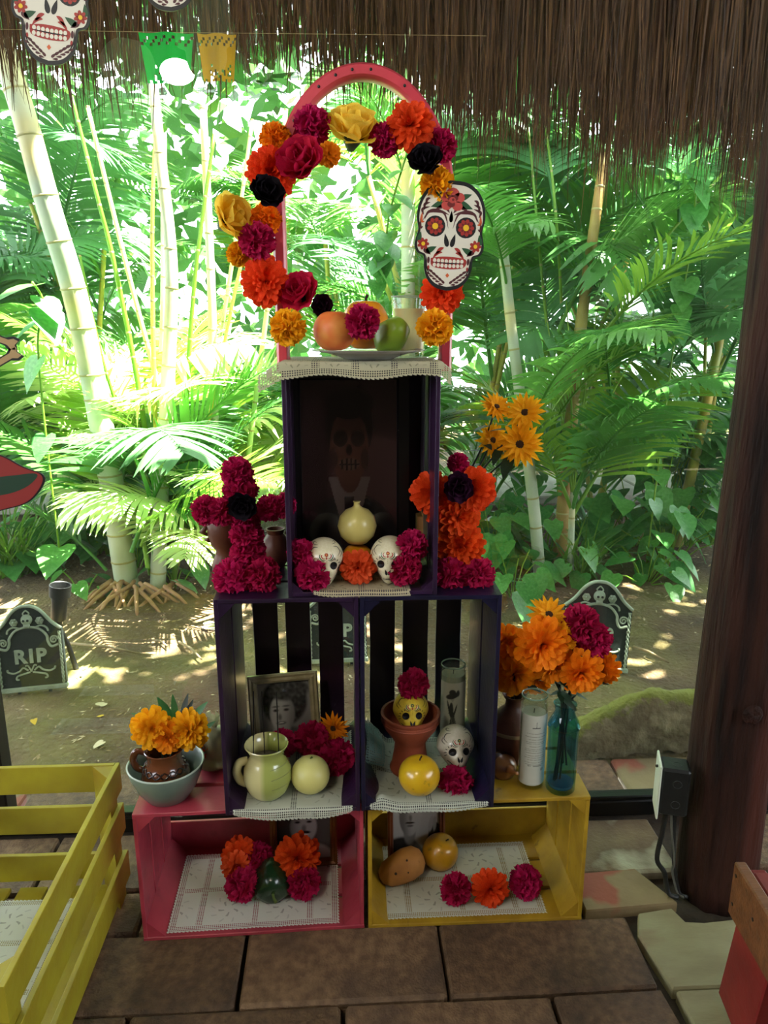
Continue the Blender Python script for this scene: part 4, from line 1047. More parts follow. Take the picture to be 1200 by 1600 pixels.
# ------------------------------------------------------------ flower crosses on the middle crates
def cross(label, p0, parts, base_y):
    o = thing('flower_cross', label, 'ornament', p0)
    for i, (k, m, px, py, r, dy) in enumerate(parts):
        q = W(px,py,base_y-dy); r2 = r*mpp(q)
        if k == 'rose':
            e = bpy.data.objects.new('fabric_rose', None); COL.objects.link(e); e.parent = o; e.location = q-Vector(p0); e.rotation_euler = face_rot(0,0,i); rose_parts(e, m, r2, i)
        else: flower_part(o, k, m, q-Vector(p0), r2, random.uniform(-15,10), random.uniform(-20,20), 'pompom' if k == 'pom' else 'marigold', i)
    return o
def cross_frame(o, p0, xs, zs_):
    b = MB(); b.box(((xs[0]+xs[1])/2-p0[0],.0,(zs_[0]+zs_[1])/2-p0[2]), (.012,.012,zs_[1]-zs_[0])); b.box(((xs[2]+xs[3])/2-p0[0],0,zs_[2]-p0[2]), (xs[3]-xs[2],.012,.012)); b.build('cross_frame', M['calyx'], o)
CY = 1.53; q = W(380,900,CY); p0 = (q.x, CY, ZM+.0005)
o = cross('magenta pompom cross with a black rose centre, left of the portrait', p0,
   [('pom','magenta',371,738,27,.0),('pom','magenta',376,767,30,.0),('pom','magenta',322,797,25,.0),('pom','magenta',346,800,24,.01),('pom','magenta',421,794,23,0),('pom','magenta',443,790,21,.0),
    ('pom','magenta',383,808,27,0),('pom','magenta',386,838,28,.01),('pom','magenta',388,866,30,.015),('pom','magenta',364,902,33,.04),('pom','magenta',409,899,32,.04),('rose','blackp',379,791,25,.06)], CY)
cross_frame(o, p0, (q.x-.002,q.x+.002,W(318,797,CY).x,W(446,797,CY).x), (ZM,W(371,735,CY).z,W(378,797,CY).z))
q = W(718,900,CY); p0 = (q.x, CY, ZM+.0005)
o = cross('orange marigold cross on magenta pompoms with a plum rose, right of the portrait', p0,
   [('pom','magenta',716,724,18,.0),('marigold','orange',675,770,34,.0),('marigold','orange',690,795,28,.01),('marigold','orange',738,765,37,.01),('marigold','orange',715,808,36,.01),('marigold','orange',720,853,38,.015),
    ('pom','magenta',703,897,31,.035),('pom','magenta',745,897,30,.035),('rose','plum',716,762,27,.055)], CY)
cross_frame(o, p0, (q.x-.002,q.x+.002,W(668,775,CY).x,W(750,775,CY).x), (ZM,W(716,724,CY).z,W(716,778,CY).z))

# small things half hidden behind the crosses, on the middle crates
M['clay'] = mat('brown_clay', '6a3c24', '4e2a18', 14, .5, .2, 60); M['terra'] = mat('terracotta', '98482c', '7c3820', 14, .65, .3, 90)
M['cardb'] = mat('brown_cardboard', '8a6030', '74501f', 10, .8)
q = W(352,880,1.63); o = thing('clay_figurine', 'brown clay head figurine half hidden behind the magenta flower cross', 'figurine', (q.x,1.63,ZM))
b = MB(); b.lathe([(.0,0),(.028,0),(.03,.01),(.022,.03),(.018,.045),(.03,.06),(.036,.085),(.036,.105),(.028,.128),(.012,.14),(0,.142)], 20); b.build('head', M['clay'], o, 180)
b = MB(); b.tube([(-.034,-.005,.105),(-.046,-.008,.088),(-.034,-.008,.082)], [.004,.008,.004], 8); b.build('nose', M['clay'], o, 180)
b = MB(); b.tube([(-.03,-.006,.074),(-.038,-.006,.07),(-.03,-.006,.066)], [.004,.006,.004], 8); b.build('lips', M['clay'], o, 180)
q = W(432,880,1.64); o = thing('clay_pot', 'dark clay pot half hidden between the magenta cross and the portrait crate', 'pot', (q.x,1.64,ZM))
b = MB(); b.lathe([(0,0),(.018,0),(.03,.02),(.034,.045),(.026,.068),(.018,.078),(.022,.09),(.019,.09),(.015,.078),(.022,.066),(.0,.05)], 24); b.build('pot_body', M['clay'], o, 40)
b = MB(); b.tube([(.022,0,.082),(.04,0,.075),(.042,0,.055),(.033,0,.045)], .004, 7); b.build('handle', M['clay'], o, 180)
# spray of yellow daisies behind the orange cross, in a tall dark jar
q = W(712,880,1.70); VX = q.x-.03
o = thing('clay_vase', 'narrow dark clay vase behind the orange cross holding the yellow daisies', 'vase', (VX,1.70,ZM))
b = MB(); b.lathe([(0,0),(.026,0),(.034,.03),(.036,.07),(.026,.11),(.018,.13),(.02,.15),(.017,.15),(.014,.13),(.02,.1),(0,.02)], 24); b.build('vase_body', M['clay'], o, 40)
b = MB(); b.lathe([(.0365,.06),(.0375,.065),(.0365,.07)], 24); b.build('band', M['terra'], o, 40)
q = W(657,792,1.66); o = thing('wooden_bird_box', 'small brown wooden box with a slanted lid seen through the slats right of the portrait', 'box', (q.x+.005,1.665,ZM+.012))
b = MB(); b.box((0,0,.05), (.028,.04,.1), ch=.002); b.build('box_body', M['cardb'], o)
b = MB(); b.box((0,0,.104), (.036,.048,.006), ch=.001, T=Matrix.Rotation(rad(8),4,'Y')); b.build('lid', M['cardb'], o)
LEAF = None
def leaf_blade(l, w, n=4, fold=.15, droop=.2):
    b = MB(); vs = []; fs = []
    for i in range(n+1):
        t = i/n; q = w*math.sin(math.pi*(.08+.9*t))**.8*(1-.3*t); z = -droop*l*t*t
        vs += [(l*t,-q,z+fold*q),(l*t,0,z),(l*t,q,z+fold*q)]
    for i in range(n):
        for k in range(2): a = i*3+k; fs.append((a,a+1,a+4,a+3))
    return b.add(vs, fs)
SL = leaf_blade(1,.24).mesh('leaf', M['green_dk'], 180, fix=False)
def stemmed(name, kind, m, p, R, foot, label, tx=0, tz=0, leaves=1, group=None, bendy=.0):
    """cut flower: head at p, stem down to foot"""
    r = flower(name, kind, m, p, R, label, group, tx, tz)
    inv = r.matrix_basis.inverted() if False else (Matrix.Translation(p) @ r.rotation_euler.to_matrix().to_4x4()).inverted()
    a = Vector(p)+Vector((0,.01,-R*.2)); f = Vector(foot); mid = (a+f)/2+Vector((bendy,.0,.02))
    b = MB(); b.tube([inv @ v for v in spline([a,mid,f],6)], .0022, 6); b.build('stem', M['stemg'], r, 180)
    for k in range(leaves):
        t = .18+.16*k; q = a.lerp(f,t)+Vector((bendy*.6,0,.01)); o = inst('leaf', SL, r)
        o.matrix_local = inv @ Matrix.Translation(q) @ Matrix.Rotation(random.uniform(0,6.28),4,'Z') @ Matrix.Rotation(random.uniform(-.4,.5),4,'Y') @ Matrix.Diagonal((R*1.35,R*1.35,R*1.35,1))
    return r
vf = Vector((VX,1.70,ZM+.10))
for px, py, r, dy, tx, tz, lab in ((775,637,26,.0,-40,15,'yellow daisy, upper left of the four behind the orange cross'),(820,645,30,-.02,-20,-15,'yellow daisy, upper right of the four behind the orange cross'),
     (768,688,28,.02,-15,25,'yellow daisy, lower left of the four behind the orange cross'),(813,693,36,-.03,0,-20,'largest yellow daisy, lower right of the four behind the orange cross')):
    p = W(px,py,1.66+dy); stemmed('daisy_flower','daisy','gold',p,r*mpp(p),vf,lab,tx,tz,2,bendy=.02)

# ------------------------------------------------------------ purple crate (left of the middle)
zs_ = ZB+.0125
M['jug'] = mat('cream_green_glaze', 'c9c48a', 'b9bb78', 5, .2, coat=.7)
nt = M['jug'].node_tree; N = nt.nodes; tc = N.new('ShaderNodeTexCoord'); sx = N.new('ShaderNodeSeparateXYZ'); nt.links.new(tc.outputs['Object'], sx.inputs[0])
mr = N.new('ShaderNodeMapRange'); nt.links.new(sx.outputs[0], mr.inputs[0]); mr.inputs[1].default_value = -.012; mr.inputs[2].default_value = .0
mc = N.new('ShaderNodeMix'); mc.data_type = 'RGBA'; nt.links.new(mr.outputs[0], mc.inputs[0]); mc.inputs[6].default_value = lin('c8bf86')+(1,); mc.inputs[7].default_value = lin('98a052')+(1,)
nt.links.new(mc.outputs[2], N['Principled BSDF'].inputs['Base Color'])
p = onplane(417,1256,zs_,.036); o = thing('ceramic_jug', 'cream and green glazed jug holding incense sticks in the purple crate', 'jug', p); k = mpp(p+Vector((0,0,.05)))
b = MB(); u = k
b.lathe([(0,0),(20*u,0),(24*u,2*u),(33*u,14*u),(38*u,32*u),(36*u,50*u),(29*u,64*u),(26*u,70*u),(28*u,78*u),(34*u,88*u),(33*u,89.5*u),(31*u,88*u),(25*u,76*u),(24*u,68*u),(30*u,55*u),(0,50*u)], 40); b.build('jug_body', M['jug'], o, 50)
b = MB(); b.tube(spline([(-30*u,0,60*u),(-42*u,-3*u,58*u),(-47*u,-4*u,44*u),(-42*u,-3*u,28*u),(-33*u,0,20*u)],5), [5.5*u]*21, 10, flat=1.3); b.build('handle', M['jug'], o, 180)
M['crack'] = mat('glaze_seam', '6a6a34', None, rough=.4)
for z in (30*u,46*u,60*u):
    pts = []
    for i in range(13):
        g = rad(-75+i*10); rr = interp(z, [(14*u,33.3*u),(32*u,38.3*u),(50*u,36.3*u),(64*u,29.3*u)]); pts.append((rr*math.cos(g), rr*math.sin(g), z+math.sin(i*.5)*1.2*u))
    b = MB(); b.tube(pts, .0005, 5); b.build('glaze_ridge', M['crack'], o, 180)
b = MB(); b.lathe([(0,66*u),(22*u,64*u),(23.5*u,62*u),(22*u,58*u),(0,56*u)], 20); b.build('sand_fill', mat('grey_ash','6a6250','4c4638',80,.95,.8,200), o, 60)
for px0, py0, px1, py1, lab in ((396,1080,396,1190,'black incense stick, leftmost of three in the cream jug'),(409,1080,414,1184,'black incense stick, middle of three in the cream jug'),(432,1080,436,1186,'black incense stick, rightmost of three in the cream jug')):
    a = W(px0,py0,p.y+.025); c = W(px1,py1,p.y+(.004 if px0 != 409 else .014)); s_ = thing('incense_stick', lab, 'incense', c, (0,0,0), None)
    b = MB(); b.tube([(0,0,-.006),(a-c)*.3, a-c], .0011, 6); b.build('stick', M['black'], s_); b = MB(); b.tube([(a-c)*.3,(a-c)], [.0015,.0014], 7); b.build('incense_paste', M['black'], s_)
M['carrot'] = mat('orange_root', 'd8801e', 'c46c14', 20, .5)
def standing_ball(px, py, r, Z, hfac=.96):
    """centre of a ball of pixel radius r that stands on height Z"""
    Rm = r*.00145
    for _ in range(4):
        v = G(px,py,Z+Rm*hfac); Rm = r*mpp(v)
    return v, Rm
c, r = standing_ball(485,1210,30.5,zs_); o = fruit('melon', 'pale yellow green round melon beside the cream jug', 'fruit', c, ball(r,r*.96,.04), M['melon']); stalk(o, r*.86, .006, .002, 'stalkg')
q = W(455,1186,c.y+.035); o = fruit('carrot', 'orange root lying behind the pale melon', 'vegetable', (q.x,c.y+.052,zs_+.0135), [(0,-.05),(.004,-.048),(.008,-.02),(.012,.02),(.013,.035),(.006,.042),(0,.041)], M['carrot'], rot=(0,rad(-82),rad(8)))
for k, m, px, py, r, Y, tx, tz, lab in (('pom','magenta',486,1155,29,1.60,-10,5,'magenta pompom in front of the silver framed photo'),('pom','magenta',527,1184,31,1.565,-10,-10,'magenta pompom at the right end of the purple crate'),
   ('pom','magenta',441,1162,24,1.585,-10,10,'dim magenta pompom behind the mouth of the cream jug'),('daisy','amber',521,1137,24,1.63,-5,-12,'amber daisy with a dark centre right of the silver framed photo')):
    p = W(px,py,Y); flower('daisy_flower' if k == 'daisy' else 'pompom_flower', k, m, p, r*mpp(p), lab, None, tx, tz)

# ------------------------------------------------------------ navy crate (right of the middle)
c0 = onplane(642,1196,zs_,.03); c0.y = 1.565; c0.x = W(641,1150,1.565).x; k = mpp(W(641,1150,1.565)); u = k
o = thing('clay_goblet', 'terracotta goblet burner holding the yellow skull in the navy crate', 'goblet', c0)
zb = W(641,1112,1.565).z-c0.z
b = MB(); b.lathe([(0,0),(31*u,0),(32*u,4*u),(29*u,10*u),(25*u,zb*.35),(24*u,zb*.48),(30*u,zb*.6),(41*u,zb*.76),(44*u,zb*.84),(45.5*u,zb*.9),(44.5*u,zb*.93),(46.5*u,zb*.98),(46*u,zb),(42*u,zb),(40*u,zb*.9),(34*u,zb*.78),(10*u,zb*.66),(0,zb*.65)], 40); b.build('goblet_body', M['terra'], o, 40)
b = MB(); b.lathe([(45.2*u,zb*.865),(46.2*u,zb*.88),(45.2*u,zb*.895)], 40); b.build('rib', M['terra'], o, 40)
pk = W(641,1108,1.56); Rk = 32.5*mpp(pk); ceramic_skull('yellow ceramic skull sitting in the terracotta goblet', (c0.x,1.56,pk.z), Rk, 'sky', 'green', -28, 0)
p = W(646,1071,1.55); flower('pompom_flower','pom','magenta',(c0.x+.005,1.555,pk.z+Rk*.94+.02),26*mpp(p),'magenta pompom crowning the yellow skull in the goblet',None,-40,0)
# candle in a tall glass with a printed skeleton lady
M['wax'] = mat('white_wax', 'c8c8b0', 'b8b89c', 8, .5, transl=.15)
M['rimg'] = mat('thick_glass_rim', '9fb8a4', None, rough=.1, transl=.5)
def candle(label, p, r, h, fill, fn, ang=75, tint=(.93,.97,.93), w0=.5):
    o = thing('candle_jar', label, 'candle', p)
    b = MB(); b.lathe([(0,0),(r*.92,0),(r,.004),(r,h*.9),(r*.9,h*.925),(r*.9,h*.94),(r*.98,h*.955),(r*.98,h*.99),(r*.94,h),(r*.86,h*.985),(r*.84,h*.94),(r*.93,h*.9),(r*.93,.012),(0,.010)], 40); b.build('glass_jar', glass_mat('jar_glass', tint, .03, .11), o, 40)
    b = MB(); b.tube([(r*.94*math.cos(6.2832*q/32), r*.94*math.sin(6.2832*q/32), h*.985) for q in range(33)], .0016, 6, cap=False); b.build('glass_rim', M['rimg'], o, 180)
    b = MB(); b.lathe([(0,.0105),(r*.92,.0105),(r*.92,fill*h),(r*.8,fill*h-.002),(0,fill*h-.003)], 32); b.build('wax', M['wax'], o, 50)
    b = MB(); b.tube([(0,0,fill*h-.004),(.001,0,fill*h+.008)], .0009, 5); b.build('wick', M['black'], o)
    def bend(q, v): g = rad(-90-ang+2*ang*q); return (r*1.006*math.cos(g), r*1.006*math.sin(g), h*(.06+.76*v))
    printed('label', 1, 1, 60, 130, fn, PRINTP, o, bend=bend)
    return o
PRINTP = vcol_mat('paper_label', .5, .1)
def catrina(u, v):
    base = (.44,.45,.34); x = (u-.42)/.5*1; c = base
    def d(c, t, g=(.03,.032,.025)): return mx(c, g, t)
    c = d(c, E_(u,v,.42,.28,.15+.13*(1-min(1,v/.55)),.3,.1)) if v < .55 else c
    if v < .52:
        wv = .05+.24*(1-v/.52)**1.4; t = 1 if abs(u-.42-.06*(1-v)) < wv else 0
        c = (.05,.053,.04) if t else base
        if t and math.sin((u-.42)/(wv+.02)*9) > .55: c = (.13,.14,.10)
    c = d(c, E_(u,v,.41,.58,.06,.12,.1)); c = d(c, E_(u,v,.34,.6,.025,.14,.2,.4)); c = d(c, E_(u,v,.52,.56,.022,.12,.2,-.5))
    c = mx(c,(.32,.32,.25),E_(u,v,.44,.76,.05,.05,.2)); c = d(c, E_(u,v,.44,.80,.2,.045,.15,.15)); c = d(c, E_(u,v,.44,.85,.1,.05,.15)); c = d(c, E_(u,v,.6,.84,.05,.05,.3))
    return c
def tiny_text(u, v):
    c = (.50,.50,.40); g = (.22,.22,.17)
    if abs(v-.86) < .006 and abs(u-.5) < .1: return c
    if abs(u-.5)*.9+abs(v-.87)*.45 < .018 and not (abs(u-.5)*.9+abs(v-.87)*.45 < .006): return (.03,.03,.03)
    if abs(v-.825) < .008 and abs(u-.5) < .13: return (.12,.12,.10) if noise.noise((u*60,1,0)) > -.25 else c
    for k, vv in enumerate((.745,.70,.66,.625,.60,.56,.525,.50,.47,.43,.40,.37,.33,.30,.28)):
        wd_ = (.3,.34,.26,.33,.31,.2,.33,.34,.29,.3,.34,.25,.33,.31,.22)[k]
        if abs(v-vv) < .0055 and abs(u-.5) < wd_: return g if noise.noise((u*70,k*3.1,0)) > -.3 else c
    if .2 < v < .24 and .7 < u < .8: return (.05,.05,.05) if math.sin(u*300) > 0 else c
    return c
c1 = W(706,1150,1.66); k = mpp(W(706,1090,1.66)); zt_ = W(706,1036,1.66).z
candle('tall candle jar printed with a long skirted skeleton lady in the navy crate', (c1.x,1.662,zs_), 19.5*k, zt_-zs_, .88, catrina, 78)
c, r = standing_ball(655,1211,32.5,zs_); o = fruit('apple', 'shiny yellow apple in front of the terracotta goblet', 'fruit', c, ball(r,r*.96,.16), M['applem']); stalk(o, r*.74, .013)
v = W(712,1166,1.555); Rk = 34*mpp(v); ceramic_skull('white ceramic skull on the lace right of the goblet', (v.x,1.56,v.z), Rk, 'skg', 'green', -32, 3)
p = W(712,1223,1.49); flower('pompom_flower','pom','magenta',p,29*mpp(p),'magenta pompom at the chin of the white skull in the navy crate',None,-5,0)

# ------------------------------------------------------------ pink crate inside
zp = .0135
for k, m, px, py, r, Y, tx, tz, lab in (('marigold','orange',374,1335,27,1.60,-20,15,'orange marigold at the upper left of the flowers in the pink crate'),('marigold','coral',368,1352,22,1.565,-5,15,'coral marigold at the left edge of the flowers in the pink crate'),
   ('pom','magenta',404,1340,24,1.60,-20,0,'magenta pompom at the back of the pink crate, left of the gold frame'),('pom','magenta',378,1382,28,1.535,-5,10,'magenta pompom left of the dark green pepper'),
   ('marigold','orange',465,1338,36,1.575,-5,0,'large orange marigold above the green pepper, in front of the gold frame'),('pom','magenta',474,1378,28,1.54,-5,-10,'magenta pompom right of the dark green pepper')):
    p = W(px,py,Y); flower('marigold_flower' if k == 'marigold' else 'pompom_flower', k, m, p, r*mpp(p), lab, None, tx, tz)
c, r = standing_ball(425,1375,28,zp); c.y -= .0; o = fruit('bell_pepper', 'dark green bell pepper lying on the lace in the pink crate', 'vegetable', c, [(0,-.82*r),(.25*r,-.95*r),(.55*r,-1.0*r),(.85*r,-.78*r),(1.0*r,-.2*r),(1.0*r,.4*r),(.85*r,.85*r),(.5*r,1.0*r),(.2*r,.92*r),(0,.86*r)], M['peppg'], lobes=4, lobe=.07, rot=(rad(105),0,rad(8)))
stalk(o, .9*r, .02, .0035, 'stalkg', .006)
# ------------------------------------------------------------ yellow crate inside
zp = .0135
c, r = standing_ball(688,1331,28,zp); o = fruit('apple', 'spotted yellow apple standing in the yellow crate by the framed photo', 'fruit', c, ball(r,r*1.02,.14), M['applem2'], rot=(0,rad(20),rad(-25))); stalk(o, r*.82, .01)
c, r = standing_ball(628,1354,26,zp); o = fruit('potato', 'brown potato lying on the lace in the yellow crate', 'vegetable', c, [(0,-1.5*r),(.38*r,-1.4*r),(.72*r,-1.0*r),(.9*r,-.3*r),(.98*r,.35*r),(.82*r,1.0*r),(.42*r,1.36*r),(0,1.44*r)], M['potato'], rot=(0,rad(66),rad(8)), dim=.14)
for (x, z) in ((.4,.3),(-.3,.5),(.1,-.4)):
    b = MB(); b.lathe([(0,.0012),(.0025,.0006),(.0035,-.001),(0,-.002)], 8); b.build('potato_eye', M['stalk'], o, 60, loc=(r*.93*math.sin(-.6+x), -r*.93*math.cos(-.6+x), z*r), rot=(rad(90),0,-.6+x))
for k, m, px, py, r, Y, tx, tz, lab in (('pom','magenta',712,1389,26,1.545,-5,10,'magenta pompom, left of the three in a row in the yellow crate'),('marigold','orange',765,1387,30,1.545,-5,0,'bright orange marigold, middle of the three in a row in the yellow crate'),
   ('pom','magenta',821,1378,27,1.56,-10,-5,'magenta pompom, right of the three in a row in the yellow crate')):
    p = W(px,py,Y); c, r2 = standing_ball(px,py,r,.0125,.9); flower('marigold_flower' if k == 'marigold' else 'pompom_flower', k, m, c, r2, lab, None, tx, tz)

# ------------------------------------------------------------ on top of the pink crate
M['bowlg'] = mat('grey_green_glaze', '6f7f70', '5d6c60', 10, .3, coat=.4)
M['mug'] = mat('brown_glaze', '6a3a1e', '4e2812', 14, .2, coat=.7); M['mugd'] = mat('dark_brown_slip', '2a140a', None, rough=.25, coat=.5)
c = onplane(258,1256,ZB,.032); k = mpp(c+Vector((0,0,.04))); u = k
o = thing('glazed_bowl', 'grey green bowl under the brown mug at the left end of the pink crate', 'bowl', c)
b = MB(); b.lathe([(0,0),(30*u,0),(33*u,2*u),(45*u,20*u),(54*u,42*u),(58*u,58*u),(57.5*u,60*u),(55*u,58*u),(50*u,42*u),(41*u,20*u),(30*u,6*u),(0,4*u)], 48); b.build('bowl_body', M['bowlg'], o, 50)
b = MB(); b.lathe([(57*u,57*u),(59*u,59*u),(57*u,61*u),(55.5*u,59*u)], 48); b.build('rim', mat('pale_rim','a9b6a4',None,rough=.25,coat=.4), o, 180)
c2 = c+Vector((-.002,0,4*u)); o = thing('clay_mug', 'glossy brown clay mug with a dark wavy band standing in the grey bowl', 'mug', c2)
b = MB(); b.lathe([(0,0),(28*u,0),(32*u,4*u),(37*u,22*u),(36*u,40*u),(30*u,52*u),(26*u,58*u),(27*u,68*u),(30*u,78*u),(29*u,79*u),(26.5*u,77*u),(24*u,62*u),(30*u,46*u),(0,40*u)], 40); b.build('mug_body', M['mug'], o, 50)
b = MB(); b.tube(spline([(-26*u,0,72*u),(-40*u,-2*u,76*u),(-47*u,-3*u,64*u),(-43*u,-2*u,48*u),(-34*u,0,42*u)],5), [4.5*u]*21, 10, flat=1.3); b.build('handle', M['mug'], o, 180)
for off in (0,math.pi):
    pts = []
    for i in range(61):
        g = 2*math.pi*i/60; z = 49*u+4*u*math.sin(8*g+off); rr = interp(z, [(40*u,36.3*u),(52*u,30.6*u),(58*u,26.6*u)]); pts.append((rr*math.cos(g), rr*math.sin(g), z))
    b = MB(); b.tube(pts, 1.3*u, 6, cap=False); b.build('wavy_band', M['mugd'], o, 180)
b = MB(); b.lathe([(37.1*u,28*u),(37.6*u,30*u),(37.1*u,32*u)], 40); b.build('slip_line', M['mugd'], o, 180)
for px, py, r, dy, tx, tz, lab in ((237,1137,33,.0,-10,15,'yellow marigold, left of the pair in the brown mug'),(295,1140,32,0,-10,-15,'yellow marigold, right of the pair in the brown mug'),(262,1152,26,-.01,-5,0,'yellow orange marigold at the front between the pair in the brown mug')):
    p = W(px,py,c.y+dy); stemmed('marigold_flower','marigold','gold' if px != 262 else 'amber',p,r*mpp(p),c2+Vector((.0,.0,42*u)),lab,tx,tz,0)
for i, (px, py, ex, ey) in enumerate(((268,1118,248,1088),(275,1116,270,1085),(284,1114,292,1083),(288,1116,300,1092),(300,1115,322,1095),(250,1118,205,1110),(318,1130,336,1125))):
    a = W(px,py+12,c.y+.02); e = W(ex,ey,c.y+.045); d = e-a
    o = tag(leaf_blade(d.length, .009 if i not in (0,4) else .014, 5, .2, .1).build('green_leaf', M['stemg'] if i in (2,3) else mat('fresh_leaf%d' % i,'3f7a3a','2c5a2a',20,.5,transl=.3), None, 180, fix=False), None)
    o.matrix_world = Matrix.Translation(a) @ d.to_track_quat('X','Z').to_matrix().to_4x4()
    tag(o, ('green leaf behind the yellow marigolds of the brown mug, pointing up left','narrow green leaf standing straight up behind the mug flowers','dark thin blade sticking up behind the mug flowers, left of two','dark thin blade sticking up behind the mug flowers, right of two','broad green leaf leaning right behind the mug flowers','pale leaf reaching left behind the mug flowers','small green leaf at the right of the mug flowers')[i], 'leaf')
# clear bag tied at the top
M['bag'] = mat('cloudy_plastic_bag', 'b9b894', 'a2a07a', 8, .25, .6, 25, coat=.4, transl=.3)
q = onplane(352,1240,ZB,.0); o = thing('plastic_bag', 'cloudy tied plastic bag of sweets beside the purple crate on the pink one', 'bag', (W(345,1210,1.60).x-.012,1.62,ZB))
bm = bmesh.new(); bmesh.ops.create_icosphere(bm, subdivisions=4, radius=1)
for v in bm.verts:
    x, y, z = v.co; t = (z+1)/2; w_ = (.034*(1-t**2.2)**.5+.006) if t < 1 else .006
    q_ = 1+.18*noise.noise((x*2.2,y*2.2,z*2.2+4)); ang = math.atan2(y,x); n_ = 1+.06*math.sin(ang*7+z*3)*t
    l = math.hypot(x,y) or 1; s_ = min(1,l/.5); v.co = (x/l*w_*s_*q_*n_*1.1, y/l*w_*s_*q_*n_, .003+t*.105+.006*noise.noise((x*3,y*3,1)))
mnz = min(v.co.z for v in bm.verts)
for v in bm.verts: v.co.z -= mnz
me = bpy.data.meshes.new('bag_body'); bm.to_mesh(me); bm.free(); me.materials.append(M['bag']); me.polygons.foreach_set('use_smooth',[True]*len(me.polygons)); inst('bag_body', me, o)
b = MB()
for i in range(9):
    g = i*.7; b.add([(.004*math.cos(g),.004*math.sin(g),.1),(.004*math.cos(g+.7),.004*math.sin(g+.7),.1),(.02*math.cos(g+.8),.016*math.sin(g+.8),.135+.008*math.sin(i*3)),(.02*math.cos(g),.016*math.sin(g),.13+.008*math.cos(i*2))], [(0,1,2,3)])
b.build('tied_neck', M['bag'], o, 180, fix=False)
for k, m, px, py, r, Y, lab in (('marigold','orange',312,1172,17,1.60,'small orange flower between the grey bowl and the plastic bag'),('pom','magenta',333,1163,14,1.64,'small magenta flower peeping over the plastic bag')):
    p = W(px,py,Y); c, r2 = p, r*mpp(p); f_ = flower('marigold_flower' if k == 'marigold' else 'pompom_flower', k, m, c, r2, lab, None, -30, 0)
    b = MB(); iv = (Matrix.Translation(p) @ f_.rotation_euler.to_matrix().to_4x4()).inverted(); b.tube([iv @ p, iv @ Vector((p.x,p.y+.01,ZB))], .0018, 6); b.build('stem', M['stemg'], f_)

# ------------------------------------------------------------ on top of the yellow crate
c = onplane(832,1232,ZB,.022); k = mpp(c+Vector((0,0,.08))); h = W(832,1083,c.y).z-ZB
candle('tall white candle jar with a paper label of small print beside the blue bottle', (c.x,c.y,ZB), 20.5*k, h, .80, tiny_text, 70, w0=.5)
M['blueg'] = glass_mat('blue_glass', (.52,.78,.86), .03)
M['blueg2'] = mat('blue_glass_base', '3f7f8c', None, rough=.1, transl=.6)
c = onplane(879,1241,ZB,.022); k = mpp(c+Vector((0,0,.08))); u = k
o = thing('glass_bottle', 'blue glass bottle holding the marigold bouquet on the yellow crate', 'bottle', c); BC = c.copy(); BH = 148*u
b = MB(); b.lathe([(0,0),(20*u,0),(22.5*u,3*u),(23*u,20*u),(23*u,70*u),(23.5*u,100*u),(24*u,110*u),(22*u,120*u),(17*u,130*u),(15*u,136*u),(16.5*u,146*u),(18*u,148*u),(16*u,148*u),(13.5*u,136*u),(20*u,119*u),(21.5*u,108*u),(21*u,20*u),(19*u,8*u),(0,7*u)], 40); b.build('bottle_body', M['blueg'], o, 40)
b = MB(); b.lathe([(0,7.5*u),(19*u,8.5*u),(20.5*u,14*u),(10*u,12*u),(0,18*u)], 32); b.build('thick_base', M['blueg2'], o, 60)
b = MB(); b.lathe([(20*u,104*u),(24.4*u,109*u),(24.6*u,111*u),(20*u,114*u)], 40); b.build('shoulder_ring', M['blueg'], o, 60)
foot = BC+Vector((0,0,10*u))
for i, (k_, m, px, py, r, dy, tx, tz, lab) in enumerate((('daisy','gold',857,962,33,.02,-45,0,'yellow daisy at the very top of the bouquet in the blue bottle'),
   ('marigold','amber',846,1006,44,-.02,-5,5,'largest amber marigold at the middle of the bouquet'),
   ('marigold','gold',872,995,30,-.005,-5,-10,'golden marigold right of the largest amber one in the bouquet'),
   ('pom','magenta',906,975,33,.0,-15,-5,'magenta pompom, upper of the two in the bouquet'),('pom','magenta',927,1000,31,.0,-5,-20,'magenta pompom, lower right of the two in the bouquet'),
   ('marigold','amber',907,1049,36,-.03,5,-10,'amber marigold at the lower right of the bouquet, facing the room'),('marigold','amber',944,1043,26,.01,0,-45,'amber marigold at the far right edge of the bouquet'),
   ('marigold','amber',862,1042,28,-.015,15,5,'amber marigold low in the bouquet behind the candle jar'))):
    p = W(px,py,c.y+dy); f_ = foot+Vector((random.uniform(-.014,.014),random.uniform(-.008,.008),0 if i%2 else .05))
    neck = BC+Vector((random.uniform(-.008,.008),random.uniform(-.008,.008),136*u)); r_ = flower('daisy_flower' if k_ == 'daisy' else ('pompom_flower' if k_ == 'pom' else 'marigold_flower'), k_, m, p, r*mpp(p), lab, None, tx, tz)
    iv = (Matrix.Translation(p) @ r_.rotation_euler.to_matrix().to_4x4()).inverted()
    b = MB(); b.tube([iv @ v for v in spline([p+Vector((0,.012,-.01)), p.lerp(neck,.6)+Vector((0,.01,.0)), neck, neck.lerp(f_,.5), f_],5)], .0024, 6); b.build('stem', M['stemg'], r_, 180)
    for q in range(3):
        at_ = p.lerp(neck,.35+.22*q); lf = inst('leaf', SL, r_); sc = .04
        lf.matrix_local = iv @ Matrix.Translation(at_) @ Matrix.Rotation(random.uniform(0,6.28),4,'Z') @ Matrix.Rotation(random.uniform(-.5,.4),4,'Y') @ Matrix.Diagonal((sc,sc,sc,1))
